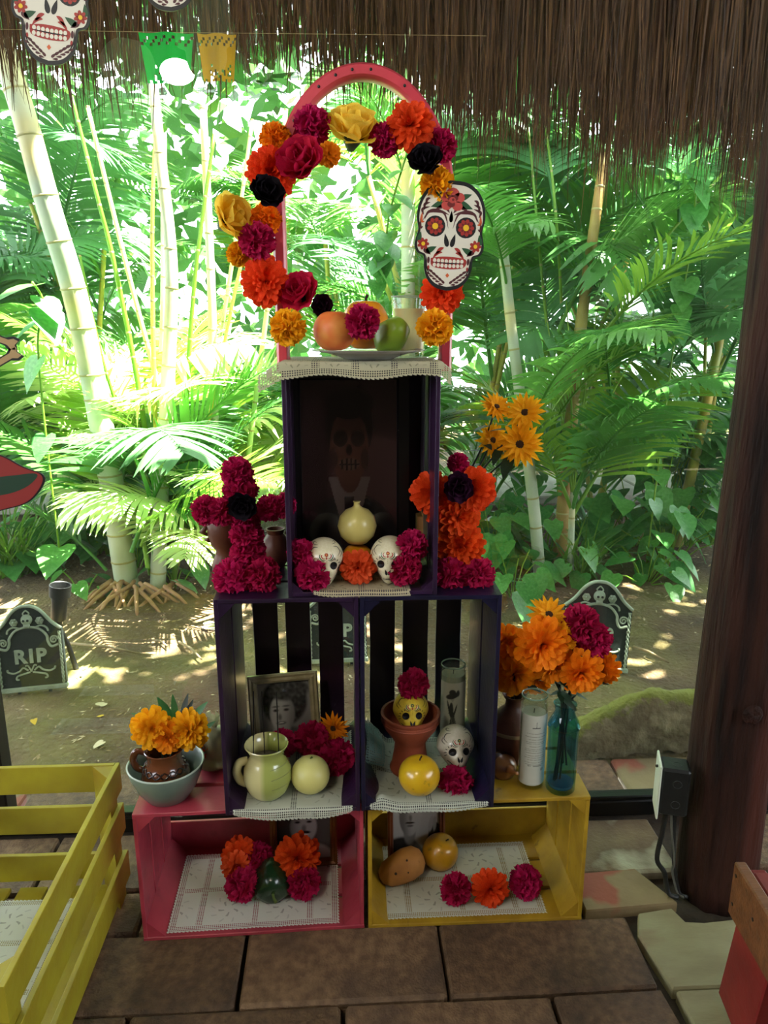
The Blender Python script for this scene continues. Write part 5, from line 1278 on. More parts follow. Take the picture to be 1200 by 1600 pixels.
# round clay jug behind the candle with its own flowers
c = onplane(803,1210,ZB,.0); c.y = 1.62; c.x = W(800,1170,1.62).x; k = mpp(W(800,1150,1.62)); u = k
o = thing('clay_vase', 'round dark brown clay vase behind the label candle on the yellow crate', 'vase', (c.x,c.y,ZB))
b = MB(); b.lathe([(0,0),(26*u,0),(40*u,16*u),(46*u,36*u),(40*u,60*u),(24*u,78*u),(14*u,88*u),(13*u,98*u),(19*u,108*u),(17*u,108*u),(11*u,98*u),(12*u,88*u),(30*u,60*u),(0,20*u)], 40); b.build('vase_body', M['clay'], o, 50)
b = MB(); b.lathe([(42.5*u,54*u),(42.5*u,57*u),(40.5*u,59*u)], 40); b.build('painted_band', mat('pale_slip','a08a60',None,rough=.5), o, 50)
neck = Vector((c.x,c.y,ZB+100*u))
for px, py, r, dy, m, tx, tz, lab in ((792,1004,29,.0,'amber',-20,10,'amber marigold in the clay vase, upper one next to the navy crate'),(803,1052,37,-.02,'amber',0,10,'broad orange amber marigold low in the clay vase next to the navy crate'),(838,1060,26,.0,'amber',10,-5,'amber marigold of the clay vase just above the label candle')):
    p = W(px,py,c.y+dy); stemmed('marigold_flower','marigold',m,p,r*mpp(p),neck+Vector((0,0,-.05)),lab,tx,tz,2)
# spinning top leaning on the planks
M['topw'] = mat('tan_turned_wood', 'a06a3a', '84522a', 12, .35, coat=.3); M['topg'] = mat('green_stripe', '3f6a34', None, rough=.4); M['topr'] = mat('brown_stripe', '4a2414', None, rough=.4)
c = onplane(792,1219,ZB,.0); k = mpp(c); u = k
o = thing('spinning_top', 'striped wooden spinning top lying beside the label candle', 'toy', (c.x-.003,c.y+.012,ZB+17.5*u), (rad(70),rad(0),rad(14)))
prof = [(0,44*u),(2.5*u,43*u),(3.5*u,30*u),(5.5*u,27*u),(6.5*u,16*u),(12*u,12*u),(20*u,0),(23*u,-8*u),(23.5*u,-12*u),(22*u,-20*u),(17*u,-27*u),(8*u,-31*u),(0,-32*u)]
b = MB(); b.lathe(prof[4:], 32, ms=[0,0,1,0,2,3,2,0]); b.build('top_body', [M['topw'],M['topr'],M['topg'],mat('cream_stripe','b0a070',None,rough=.4)], o, 50)
b = MB(); b.lathe(prof[:5], 20); b.build('peg', M['topw'], o, 50)
# ------------------------------------------------------------ wooden post with a socket box
M['post'] = mat('weathered_post_wood', '371e14', '150b06', 9, .75, 1.0, 16, stretch=(3,3,.35), c3='5a3026', spec=.2, s3=2.4, lo3=.52, hi3=.72, bdist=.02)
M['postm'] = M['post']
px_ = .932; py_ = 1.565
o = thing('trunk_post', 'thick weathered tree trunk post at the right edge of the picture', 'post', (px_,py_,-.03))
vs = []; fs = []; nz, seg = 60, 48; Hh = 2.86
for j in range(nz+1):
    z = Hh*j/nz
    for k in range(seg):
        g = 2*math.pi*k/seg; c_, s_ = math.cos(g), math.sin(g)
        r = .096-.004*z+.008*noise.noise((c_*1.2,s_*1.2,z*1.1))+.006*noise.noise((c_*3.5,s_*3.5,z*.7))+.0025*noise.noise((c_*11,s_*11,z*1.5))
        vs.append((r*c_, r*s_, z))
for j in range(nz):
    for k in range(seg): fs.append((j*seg+k, j*seg+(k+1)%seg, (j+1)*seg+(k+1)%seg, (j+1)*seg+k))
fs += [tuple(range(seg))[::-1], tuple(nz*seg+k for k in range(seg))]
b = MB(); b.add(vs, fs); b.build('trunk', M['post'], o, 180)
b = MB(); b.lathe([(0,.004),(.016,.004),(.022,.001),(.024,-.004),(0,-.006)], 14); b.build('knot', M['post'], o, 60, loc=(-.02,-.101,.55), rot=(rad(90),0,0))
q = W(1046,1228,1.535); o = thing('socket_box', 'black junction box with a white cover plate fixed to the trunk post', 'electric box', (q.x,1.535,q.z), (0,0,rad(-17)))
b = MB(); b.box((.008,0,0), (.066,.062,.125), ch=.006); b.build('box_body', M['blackpl'], o)
b = MB(); b.box((-.0275,0,.0), (.005,.078,.142), ch=.0022); b.build('cover_plate', M['whitepl'], o)
for x, y, z, rt in ((.012,-.005,.0626,(0,0,0)),(.012,-.0312,.025,(rad(90),0,0)),(.012,-.0312,-.03,(rad(90),0,0))):
    b = MB(); b.lathe([(.009,0),(.0095,.0008),(.0105,.0008),(.011,0)], 24); b.build('knockout_ring', M['blackpl'], o, 60, loc=(x,y,z), rot=rt)
b = MB(); b.tube([(0,0,.0),(0,-.002,.004)], .0035, 8); b.build('screw', M['black'], o, loc=(-.031,0,.05), rot=(0,rad(-90),0))
zb = q.z-.0625
for i, (dx, r, bend, lab) in enumerate(((.0,.006,-.012,'thick black cable hanging from the socket box to the floor'),(.022,.0045,.006,'thinner black cable hanging beside the thick one along the post'),(.012,.003,.016,'thin grey cable running down between the two black ones'))):
    x0 = q.x+dx-.004; b = MB(); pts = spline([(x0,1.53,zb+.004),(x0+bend*.4,1.528,zb*.75),(x0+bend,1.527-.004*i,zb*.42),(x0+.012+bend*.3,1.523,.06),(x0+.02+.006*i,1.515,.008),(x0+.04,1.50,.006)],6)
    b.tube(pts, r, 8); o = b.build('power_cable', M['blackpl'] if i < 2 else mat('grey_cable','5a5a50',None,rough=.5), None, 180); tag(o, lab, 'cable')

# ------------------------------------------------------------ red stool with a brown plank, right foreground
M['plank'] = mat('brown_plank', '7a4c28', '5e3719', 7, .5, .4, 26, stretch=(1,7,7), c3='2f1c10', s3=6, lo3=.62, hi3=.8)
a = G(1150,1352,.43); e = W(1240,1480,.86)
A0 = W(1147,1345,1.17); A1 = W(1290,1560,.86)
o = thing('wooden_bench', 'red wooden bench with a nailed brown plank at the lower right corner', 'bench', (A0.x,A0.y,0))
zt = A0.z; d = Vector((A1.x-A0.x, A1.y-A0.y, 0)); L_ = d.length; ang = math.atan2(d.y,d.x)
Rz = Matrix.Rotation(ang,4,'Z')
hp = .115
b = MB(); b.box((L_/2,.011,zt-hp/2), (L_,.022,hp), ch=.003, T=Rz); b.build('side_plank', M['plank'], o)
for s_, z_ in ((.014,.022),(.014,.085),(.09,.05),(.17,.06)):
    b = MB(); b.lathe([(0,.001),(.0035,.0006),(.0038,-.001),(0,-.002)], 10); nb = b.build('nail', M['black'], o); nb.matrix_local = Rz @ Matrix.Translation((s_,-.0005,zt-z_)) @ Matrix.Rotation(rad(90),4,'X')
b = MB(); b.box((L_/2+.01,.14,zt-.018), (L_-.02,.226,.022), ch=.003, T=Rz); b.build('seat_board', M['redpaint'], o)
for x_, y_ in ((.06,.05),(.06,.22),(L_-.05,.05),(L_-.05,.22)):
    b = MB(); b.box((0,0,0), (.13,.03,zt-.03), ch=.003); lg = b.build('leg', M['redpaint'], o); lg.matrix_local = Rz @ Matrix.Translation((x_-.03,y_,(zt-.03)/2)) @ Matrix.Rotation(rad(9 if x_ < .2 else -9),4,'Y')
# ------------------------------------------------------------ garden: leaf materials
M['lf1'] = mat('palm_leaf_green', '62a044', '4c8834', 3, .4, transl=.42, rnd=.22)
M['lf2'] = mat('palm_leaf_blue_green', '5f9a5c', '4c834a', 3, .4, transl=.38, rnd=.2)
M['lf3'] = mat('palm_leaf_lime', '86b03a', '6a9a2e', 3, .4, transl=.45, rnd=.2)
M['lf_glare'] = mat('glare_pale_frond', 'cfe09a', 'bcd486', 3, .5, transl=.4, rnd=.1)  # pale colour stands in for the white glare over this part of the garden
M['heart'] = mat('broad_leaf_green', '5ca04c', '458a3a', 9, .35, transl=.38, rnd=.22)
M['hedge'] = mat('far_foliage', '5c9646', '447c36', 1.2, .5, transl=.4, c3='7aa83a', s3=.9, lo3=.55, hi3=.75)
M['cane'] = mat('yellow_green_cane', 'b0a445', '8f9a3c', 3, .45, .2, 20, c3='c8a040', s3=2.5)
M['trunkp'] = mat('pale_grey_green_trunk', 'b4bba0', '98a486', 4, .6, .3, 20, c3='d0b050', s3=1.6)
M['trunko'] = mat('orange_brown_trunk', '9a7238', '7f7a3a', 3, .6, .4, 18, c3='a8a04a', s3=2.5)
M['ringc'] = mat('trunk_ring', 'a09a62', '8a8250', 8, .7)
def frond_mesh(seed, m, L=1.0, npair=30, droop=1.0, w=.022, ll=.34):
    npair = int(npair*1.35); w *= .62
    r = random.Random(seed); b = MB(); pts = []; th = rad(10); p = Vector((0,0,0)); n = 24
    for i in range(n+1):
        pts.append(p.copy()); th += rad(78*droop)/n*(.5+i/n); p = p+Vector((math.sin(th),0,math.cos(th)))*(L/n)
    b.tube(pts, [.010*L*(1-.8*i/n) for i in range(n+1)], 5, cap=False)
    for i in range(npair):
        t = .2+.79*i/(npair-1); k = min(int(t*n),n-1); a = pts[k].lerp(pts[k+1], t*n-k); tg = (pts[k+1]-pts[k]).normalized()
        up = Vector((-tg.z,0,tg.x)); up = up if up.z > 0 else -up
        l = ll*L*(math.sin(math.pi*(.14+.8*t))**.7)*r.uniform(.88,1.08)
        for s in (-1,1):
            d = (tg*r.uniform(.75,.95)+Vector((0,s,0))*.95+up*r.uniform(.1,.35)).normalized(); side = d.cross(up).normalized()
            vs = []; q = a.copy(); dd = d.copy(); K = 4; ww = w*L*r.uniform(.85,1.1)
            for j in range(K+1):
                u = j/K; wj = ww*(.45+1.2*u*(1-u)*2 if j < K else .05)*.7
                vs += [q-side*wj, q+side*wj]; dd = (dd+Vector((0,0,-1))*.16*droop).normalized(); q = q+dd*(l/K)
            b.add(vs, [(2*j,2*j+1,2*j+3,2*j+2) for j in range(K)])
    return b.mesh('frond', m, 180, fix=False)
FR = [frond_mesh(1,M['lf1'],1,30,1.0), frond_mesh(2,M['lf1'],1,26,1.35,.024,.38), frond_mesh(3,M['lf2'],1,30,1.1,.024,.36), frond_mesh(4,M['lf3'],1,28,.8,.02,.34), frond_mesh(5,M['lf2'],1,24,1.5,.026,.4), frond_mesh(6,M['lf1'],1,32,.65,.02,.32), frond_mesh(7,M['lf_glare'],1,28,.8,.026,.36), frond_mesh(8,M['lf_glare'],1,28,1.2,.026,.36)]
def cane(parent, name, pts, r0, r1, m, rings=True):
    P = spline(pts, 6); n = len(P); b = MB()
    rs = [r0+(r1-r0)*i/(n-1) for i in range(n)]
    b.tube(P, rs, 12); o = b.build(name, m, parent, 180)
    if rings:
        ln = 0; nxt = .16
        for i in range(1,n):
            ln += (P[i]-P[i-1]).length
            if ln > nxt:
                nxt += .2; d = (P[i]-P[i-1]).normalized(); rb = MB(); rb.tube([P[i]-d*.005,P[i],P[i]+d*.005],[rs[i]*1.01,rs[i]*1.07,rs[i]*1.01],12,cap=False)
                rb.build('ring', M['ringc'], o, 180)
    return P
def palm(label, base, canes, nfr, size, seed, spread=1.0, kinds=(0,1,2,3,5), low=0.1, name='areca_palm', top=.55):
    r = random.Random(seed); o = thing(name, label, 'palm', base, (0,0,0), None); tops = []
    B = Vector(base)
    for (pts, r0, r1, m, kind) in canes:
        P = cane(o, kind, pts, r0, r1, m); tops.append(P)
    for i in range(nfr):
        if tops and r.random() < top:
            P = tops[r.randrange(len(tops))]; q = P[int(len(P)*r.uniform(.55,.99))]
        else: q = Vector((r.uniform(-.15,.15),r.uniform(-.15,.15),r.uniform(low,low+.3)))
        g = r.uniform(0,6.283); lean = r.uniform(-.15,.55)*spread
        f = inst('frond', FR[r.choice(kinds)], o); s = size*r.uniform(.75,1.2)
        f.matrix_local = Matrix.Translation(q) @ Matrix.Rotation(g,4,'Z') @ Matrix.Rotation(lean,4,'Y') @ Matrix.Rotation(r.uniform(-.4,.4),4,'X') @ Matrix.Diagonal((s,s,s,1))
    return o
def rel(base, px, py, Y): return W(px,py,Y)-Vector(base)
def canes_px(base, lst):
    out = []
    for (pl, r0, r1, m, nm) in lst: out.append(([rel(base,x,y,Y) for x,y,Y in pl], r0, r1, m, nm))
    return out
b0 = (-1.156,3.75,0.0)
palm('palm with a thick leaning pale yellow trunk at the left of the garden', b0, canes_px(b0, [([(202,935,3.75),(165,700,3.72),(122,480,3.68),(78,330,3.62),(40,190,3.6),(0,60,3.6)],.062,.05,M['trunkp'],'trunk')]), 5, 1.2, 11, kinds=(0,2,5), top=.2)
b0 = (-.985,3.72,0.0)
palm('palm clump of straight pale canes just right of the leaning trunk', b0, canes_px(b0, [([(246,940,3.72),(252,760,3.72),(262,600,3.72),(268,420,3.72),(250,240,3.75),(238,120,3.8)],.042,.022,M['trunkp'],'cane'),
   ([(258,930,3.85),(222,640,3.9),(180,420,3.9),(150,300,3.9),(112,150,3.95)],.016,.008,M['lf3'],'cane'),([(270,935,3.8),(290,640,3.85),(305,430,3.85),(335,210,3.9)],.016,.008,M['lf3'],'cane'),
   ([(252,930,3.8),(240,560,3.85),(238,330,3.85),(246,160,3.9)],.014,.008,M['cane'],'cane'),([(266,935,3.9),(330,640,3.9),(375,420,3.9),(420,260,4.0)],.012,.007,M['cane'],'cane'),([(240,930,3.9),(200,700,3.95),(160,560,3.95),(125,400,4.0)],.012,.006,M['lf3'],'cane')]), 8, 1.1, 12, .8, kinds=(3,5,3), top=0)
palm('low added clump of fronds coloured pale for the glare at the foot of the pale canes', (-.72,3.95,0), [([Vector((0,0,0)),Vector((.02,0,.7)),Vector((.05,0,1.5)),Vector((.05,.05,2.4))],.03,.018,M['trunkp'],'cane'),([Vector((.1,0,0)),Vector((.2,0,.7)),Vector((.35,0,1.6)),Vector((.45,.05,2.4))],.016,.01,M['lf_glare'],'cane'),([Vector((-.1,0,0)),Vector((-.18,0,.7)),Vector((-.35,0,1.6)),Vector((-.5,.05,2.4))],.016,.01,M['lf_glare'],'cane')], 26, 1.0, 41, .9, kinds=(6,7,3), low=.0, top=0)  # clump added to widen the glare, which is put into its pale colour
palm('added palm clump coloured pale for the glare farther back between the leaning trunk and the arch', (-1.15,4.55,0), [([Vector((0,0,0)),Vector((.02,0,.7)),Vector((.1,0,1.5)),Vector((.15,.05,2.4))],.026,.018,M['trunkp'],'cane'),([Vector((.1,0,0)),Vector((.3,0,.8)),Vector((.5,0,1.7)),Vector((.65,.05,2.5))],.016,.01,M['lf_glare'],'cane')], 22, 1.25, 42, .9, kinds=(6,7,3), low=.2, top=0)  # second added clump, likewise coloured pale for the glare
b0 = (1.099,3.98,0.0)
palm('palm with a smooth pale green trunk right of the altar', b0, canes_px(b0, [([(845,925,3.98),(835,800,3.98),(818,660,3.98),(800,520,4.0),(780,330,4.05)],.036,.026,M['trunkp'],'trunk'),([(890,905,3.95),(893,820,3.95),(895,770,3.95)],.022,.014,M['trunkp'],'trunk')]), 10, 1.1, 13, .7, kinds=(3,0,5,3), low=.5)
b0 = (1.28,4.1,0.0)
palm('palm with an orange brown and yellow trunk beside the pale green one', b0, canes_px(b0, [([(872,900,4.1),(885,740,4.1),(902,560,4.1),(918,430,4.15),(945,240,4.2)],.044,.026,M['trunko'],'trunk'),
    ([(880,890,4.2),(862,600,4.2),(842,380,4.2),(826,200,4.3)],.011,.006,M['lf3'],'cane'),([(884,890,4.2),(925,560,4.2),(985,440,4.25),(1130,270,4.3)],.012,.008,M['lf3'],'cane'),([(880,890,4.2),(880,560,4.2),(868,330,4.2),(850,180,4.3)],.011,.006,M['lf3'],'cane'),
    ([(895,780,4.0),(870,600,4.05),(850,470,4.1)],.007,.003,M['lf3'],'cane'),([(895,780,4.0),(892,600,4.05),(885,470,4.1)],.007,.003,M['lf3'],'cane'),([(895,780,4.0),(915,600,4.05),(935,480,4.1)],.007,.003,M['lf3'],'cane'),([(895,780,4.0),(945,640,4.05),(1000,540,4.1)],.006,.003,M['lf3'],'cane')]), 10, 1.2, 14, .8, kinds=(3,0,2))
b0 = (2.3,4.6,0.0)
palm('palm with a slanting yellow green cane near the trunk post', b0, canes_px(b0, [([(1055,870,4.5),(1072,780,4.5),(1100,650,4.5),(1122,540,4.5),(1150,380,4.55)],.036,.026,M['cane'],'cane'),([(1080,860,4.6),(1098,640,4.6),(1104,480,4.6),(1110,300,4.7)],.013,.009,M['cane'],'cane'),([(1040,860,4.6),(1030,640,4.6),(1020,480,4.6)],.01,.006,M['lf3'],'cane')]), 12, 1.2, 15, 1.0, kinds=(0,2,4))
for i, (x, y, n, sz, sd, kinds, lab) in enumerate((
    (-2.35,4.7,14,1.35,21,(0,2,5),'dark green palm clump at the far left of the garden'),(-1.75,5.2,13,1.35,22,(2,4,0),'blue green palm clump behind the leaning trunk'),
    (-.6,6.0,12,1.2,23,(0,1,3),'palm clump behind the pale canes, left of the arch'),(.05,5.2,12,1.2,24,(0,1,2),'palm clump directly behind the dark portrait'),
    (.45,4.6,12,1.15,25,(0,2,5),'palm clump behind the right leg of the arch'),(.95,5.2,12,1.4,26,(1,3,0),'palm clump behind the skull cutout on the arch'),
    (1.75,5.0,13,1.35,27,(2,0,4),'palm clump behind the orange brown trunk'),(2.6,5.2,12,1.4,28,(0,1,2),'palm clump behind the trunk post at the right'),
    (3.3,5.0,9,1.4,29,(2,4),'palm clump at the far right of the garden'),(-3.2,5.4,9,1.5,30,(0,4),'palm clump at the outer left edge of the garden'))):
    cn = [([Vector((0,0,0)),Vector((random.uniform(-.1,.1),random.uniform(-.05,.05),.8)),Vector((random.uniform(-.3,.3),random.uniform(-.1,.1),random.uniform(1.5,2.3)))],.022,.015,M['cane'],'cane') for _ in range(3)]
    palm(lab, (x,y,0), cn, n+6, sz, sd, 1.0, kinds)
q = W(640,440,4.3); o = thing('bamboo_pole', 'pale upright bamboo pole seen through the arch beside the skull cutout', 'pole', (q.x,4.3,0))
cane(o, 'pole', [Vector((0,0,0)),Vector((0,0,.9)),Vector((-.01,0,1.8)),Vector((-.015,0,3.2))], .042, .036, M['trunkp'])
# second row: fewer, bigger fronds filling between hedge and clumps
# far hedge of leaves
b = MB(); r = random.Random(5)
for i in range(10500):
    x = r.uniform(-8,9); y = r.uniform(6.4,9.5); z = r.uniform(0,1)**.9*4.6
    if r.random() < .12*max(0,(z-1.5))/3: continue
    l = r.uniform(.14,.34); w = l*r.uniform(.12,.26); d = Vector((r.uniform(-1,1),r.uniform(-1,1),r.uniform(-1.1,.5))).normalized(); s = d.cross(Vector((r.uniform(-.6,.6),1,r.uniform(-.6,.6)))).normalized()
    p = Vector((x,y,z)); b.add([p-s*w*.2, p+s*w*.2, p+d*l*.5+s*w, p+d*l, p+d*l*.5-s*w], [(0,1,2,3,4)])
tag(b.build('hedge_foliage', M['hedge'], None, fix=False), 'dense green foliage filling the back of the garden behind the palms', 'foliage', kind='stuff')
# unseen leaf screen added overhead for shade, its hole lets sun onto the canes
M['shade_leaf'] = mat('shade_screen_leaf', '3a6a2c', '2c5422', 2, .5, transl=.3)
def in_gap(p):
    t = (p.z-.9)/SUN_DIR.z; x, y = p.x-SUN_DIR.x*t, p.y-SUN_DIR.y*t
    n_ = noise.noise((p.x*.9,p.y*.9,p.z*.4))
    g1 = ((x+.95)/1.0)**2+((y-4.6)/1.9)**2
    return g1 < 1+.5*n_
b = MB()
for i in range(16000):
    x = r.uniform(-4,7); y = r.uniform(1.8,8.8); z = r.uniform(3.6,5.2)
    p = Vector((x,y,z))
    if in_gap(p): continue
    if noise.noise((x*1.6,y*1.6,z*.5)) > .42: continue
    l = r.uniform(.18,.36); w = l*.22; a = r.uniform(0,6.283); d = Vector((math.cos(a),math.sin(a),r.uniform(-.6,.2))).normalized(); s = d.cross(Vector((r.uniform(-.5,.5),r.uniform(-.5,.5),1))).normalized()
    b.add([p, p+d*l*.5+s*w, p+d*l, p+d*l*.5-s*w], [(0,1,2,3)])
tag(b.build('shade_foliage', M['shade_leaf'], None, fix=False), 'unseen leaf screen added overhead to shade and dapple the garden', 'foliage', kind='stuff')

# ------------------------------------------------------------ broad-leaved ground plants
def heart_leaf():
    b = MB(); out = [(0,0),(-.12,.16),(-.06,.34),(.12,.42),(.4,.36),(.7,.2),(1,0)]; vs = []; fs = []
    rows_ = []
    for i, (x, y) in enumerate(out):
        z = -.18*x*x; vs += [(x,y,z+.12*y),(max(x,0) if i < 3 else x,0,z),(x,-y,z+.12*y)]
    for i in range(len(out)-1):
        a = i*3; fs += [(a,a+1,a+4,a+3),(a+1,a+2,a+5,a+4)]
    return b.add(vs, fs).mesh('leaf', M['heart'], 180, fix=False)
HL = heart_leaf()
def broad_plant(label, x, y, n, size, seed, spread=.25, h=.3):
    r = random.Random(seed); z0 = gz(x,y); o = thing('broad_leaf_plant', label, 'plant', (x,y,z0-.01))
    for i in range(n):
        g = r.uniform(0,6.283); q = Vector((math.cos(g)*r.uniform(.1,1)*spread, math.sin(g)*r.uniform(.1,1)*spread, r.uniform(.25,1)*h))
        b = MB(); b.tube([(q.x*.15,q.y*.15,0),(q.x*.6,q.y*.6,q.z*.7),tuple(q)], .0035, 5, cap=False); b.build('stalk', M['lf3'], o, 180)
        lf = inst('leaf', HL, o); s = size*r.uniform(.7,1.2)
        lf.matrix_local = Matrix.Translation(q) @ Matrix.Rotation(g+r.uniform(-.6,.6)-(.5 if math.sin(g) > 0 else 0),4,'Z') @ Matrix.Rotation(r.uniform(.1,.9),4,'Y') @ Matrix.Rotation(r.uniform(-.4,.4),4,'X') @ Matrix.Diagonal((s,s,s,1))
for i, (px, py, n, sz, h, lab) in enumerate((
    (30,905,14,.15,.3,'broad leaved plant behind the left tombstone at the picture edge'),(95,885,12,.15,.28,'broad leaved plant behind the black garden spotlight'),(150,880,12,.14,.3,'broad leaved plant between the spotlight and the leaning trunk'),
    (215,905,6,.15,.2,'few broad leaves growing at the foot of the leaning trunk'),(132,940,3,.12,.14,'tiny seedling with three leaves right of the left tombstone'),(275,930,4,.12,.15,'sparse leaves at the foot of the pale canes'),
    (770,880,14,.14,.34,'broad leaved plant just right of the altar'),(800,930,9,.12,.2,'low leafy plant beside the navy crate top'),(850,880,8,.14,.3,'leafy vine around the foot of the pale green trunk'),
    (930,860,14,.16,.42,'leafy vine plant between the orange trunk and the right tombstone'),(985,850,14,.16,.5,'arrow leaved plant in the middle of the right garden'),(1040,880,14,.16,.4,'leafy plant close to the trunk post'),
    (1010,905,9,.13,.2,'low leaves on the soil behind the right tombstone'),(1075,850,12,.16,.55,'tall leafy plant at the edge of the trunk post'),(905,905,6,.12,.2,'small leafy plant left of the right tombstone'),(960,800,16,.18,.75,'tall arrow leaved plant in front of the pale path at the right'),(820,830,14,.15,.5,'leafy plant behind the pale green trunk'),(1030,800,14,.17,.7,'tall leafy plant behind the slanting cane'),(715,890,9,.13,.3,'leafy plant hidden behind the orange flower cross'))):
    v = G(px,py,0); broad_plant(lab, v.x, min(v.y,4.6), int(n*1.8) if n > 8 else n+2, sz*1.2, 60+i, .3 if n > 8 else .15, h)
def climber(label, pts, n, size, seed, group=None):
    r = random.Random(seed); P = spline(pts, 8); o = thing('climbing_vine', label, 'vine', P[0]); b = MB(); b.tube([v-P[0] for v in P], .005, 5); b.build('stem', M['lf3'], o, 180)
    for i in range(n):
        q = P[int((i+.5)/n*(len(P)-1))]-P[0]; g = r.uniform(-2.6,-.5); lf = inst('leaf', HL, o); s = size*r.uniform(.7,1.15)
        lf.matrix_local = Matrix.Translation(q) @ Matrix.Rotation(g,4,'Z') @ Matrix.Rotation(r.uniform(.2,1.1),4,'Y') @ Matrix.Diagonal((s,s,s,1))
climber('pale leafy vine hanging in the open middle of the arch', [W(585,470,3.6)-Vector((0,0,1.5)),W(588,470,3.6),W(600,400,3.6),W(612,320,3.6),W(655,180,3.6)], 18, .13, 81)
climber('leafy climber at the upper right of the garden near the post', [W(1010,880,4.0),W(1050,560,4.0),W(1080,380,4.0),W(1090,250,4.0)], 20, .16, 82)
climber('large leaved climber on the leaning trunk at the left', [W(95,880,3.5),W(60,560,3.5),W(70,480,3.5),W(50,440,3.5)], 7, .2, 83)
def grass_tuft(label, x, y, n, l, seed, m='lf3'):
    r = random.Random(seed); b = MB()
    for i in range(n):
        g = r.uniform(0,6.283); d = Vector((math.cos(g),math.sin(g),r.uniform(1.0,3))).normalized(); s = d.cross(Vector((0,0,1))).normalized(); q = Vector((r.uniform(-.08,.08),r.uniform(-.08,.08),-.01)); vs = []; L_ = l*r.uniform(.6,1.15)
        for k in range(5):
            w = .008*(1-k/4.2); vs += [q-s*w, q+s*w]; q = q+d*L_/4; d = (d+Vector((math.cos(g),math.sin(g),-1.3))*.17).normalized()
        b.add(vs, [(2*k,2*k+1,2*k+3,2*k+2) for k in range(4)])
    o = b.build('grass_tuft', M[m], None, fix=False, loc=(x,y,gz(x,y))); tag(o, label, 'grass', kind='stuff')
v = G(25,905,0); grass_tuft('tall lime grass tuft at the left edge behind the tombstone', v.x, v.y, 90, .75, 3)
v = G(160,895,0); grass_tuft('thin grass around the foot of the leaning trunk', v.x, v.y+.2, 60, .6, 4)
v = G(895,895,0); grass_tuft('strappy green leaves around the orange trunk', v.x, v.y-.05, 40, .5, 5)

# ------------------------------------------------------------ litter, roots and twigs on the soil
M['litter'] = mat('dry_litter', 'a08a60', '6a5434', 30, .9, rnd=0, c3='c8b890', s3=9, lo3=.5, hi3=.6)
b = MB()
for i in range(5200):
    y = 2.2+r.random()**1.3*3; x = r.uniform(-2.4,2.6)*(.6+.2*y); z = gz(x,y)+.003; l = r.uniform(.006,.03)*(1.6 if y > 3.2 else 1); w = l*r.uniform(.12,.45); a = r.uniform(0,6.283); d = Vector((math.cos(a),math.sin(a),r.uniform(-.1,.25))); s = Vector((-math.sin(a),math.cos(a),r.uniform(-.3,.3)))
    p = Vector((x,y,z)); b.add([p, p+d*l*.5+s*w*.5, p+d*l, p+d*l*.5-s*w*.5], [(0,1,2,3)])
tag(b.build('leaf_litter', M['litter'], None, fix=False), 'small dry leaves and chips scattered over the garden soil', 'litter', kind='stuff')
M['twig'] = mat('dry_twig', '9a8a68', '7a6a4a', 30, .9)
for i, (x0, y0, x1, y1, rr, lab) in enumerate(((110,1005,235,1025,.006,'long thin dry twig lying right of the left tombstone'),(280,1003,315,1030,.006,'short forked stick on the soil left of the purple crate'),(990,1010,1045,1035,.006,'dry stick on the soil right of the right tombstone'),(238,1000,262,1010,.005,'short dry stem on the soil below the pale canes'))):
    a, c = G(x0,y0,.012), G(x1,y1,.012); b = MB(); b.tube([a, a.lerp(c,.5)+Vector((0,.015,.004)), c], [rr,rr*.9,rr*.6], 7); tag(b.build('twig', M['twig'], None, 180), lab, 'twig')
M['root'] = mat('palm_prop_root', 'a5805a', '8a6444', 16, .8)
o = thing('root_cluster', 'cluster of brown prop roots spreading from the pale palm canes', 'roots', (-1.02,3.62,0))
for i in range(22):
    a = r.uniform(-2.9,-.2); l = r.uniform(.12,.3); x0, y0 = r.uniform(-.2,.2), r.uniform(-.03,.1); b = MB()
    e = Vector((x0+math.cos(a)*l, y0+math.sin(a)*l, -.005)); b.tube([(x0,y0,.10),((x0+e.x)/2,(y0+e.y)/2,.06),e], [.011,.010,.006], 7); b.build('root', M['root'], o, 180)
for i, (px, py, s, lab) in enumerate(((320,977,.1,'large pale dead leaf on the soil left of the purple crate'),(155,1095,.05,'pale dry leaf lying in the middle of the left soil'),(158,1112,.03,'small yellow fallen leaf beside the pale dry leaf'),(160,1150,.045,'narrow pale dry leaf on the soil above the yellow slatted crate'),(52,1120,.03,'small yellow leaf below the left tombstone'))):
    p = G(px,py,.02); o = inst('fallen_leaf', HL.copy(), None, (p.x,p.y,gz(p.x,p.y)+.008), (.1,.1,i*1.3), s); o.data.materials[0] = mat('dead_leaf%d' % i, 'd8cca8' if i not in (2,4) else 'd0b030', 'b8a880' if i not in (2,4) else 'b89420', 30, .8); tag(o, lab, 'leaf')

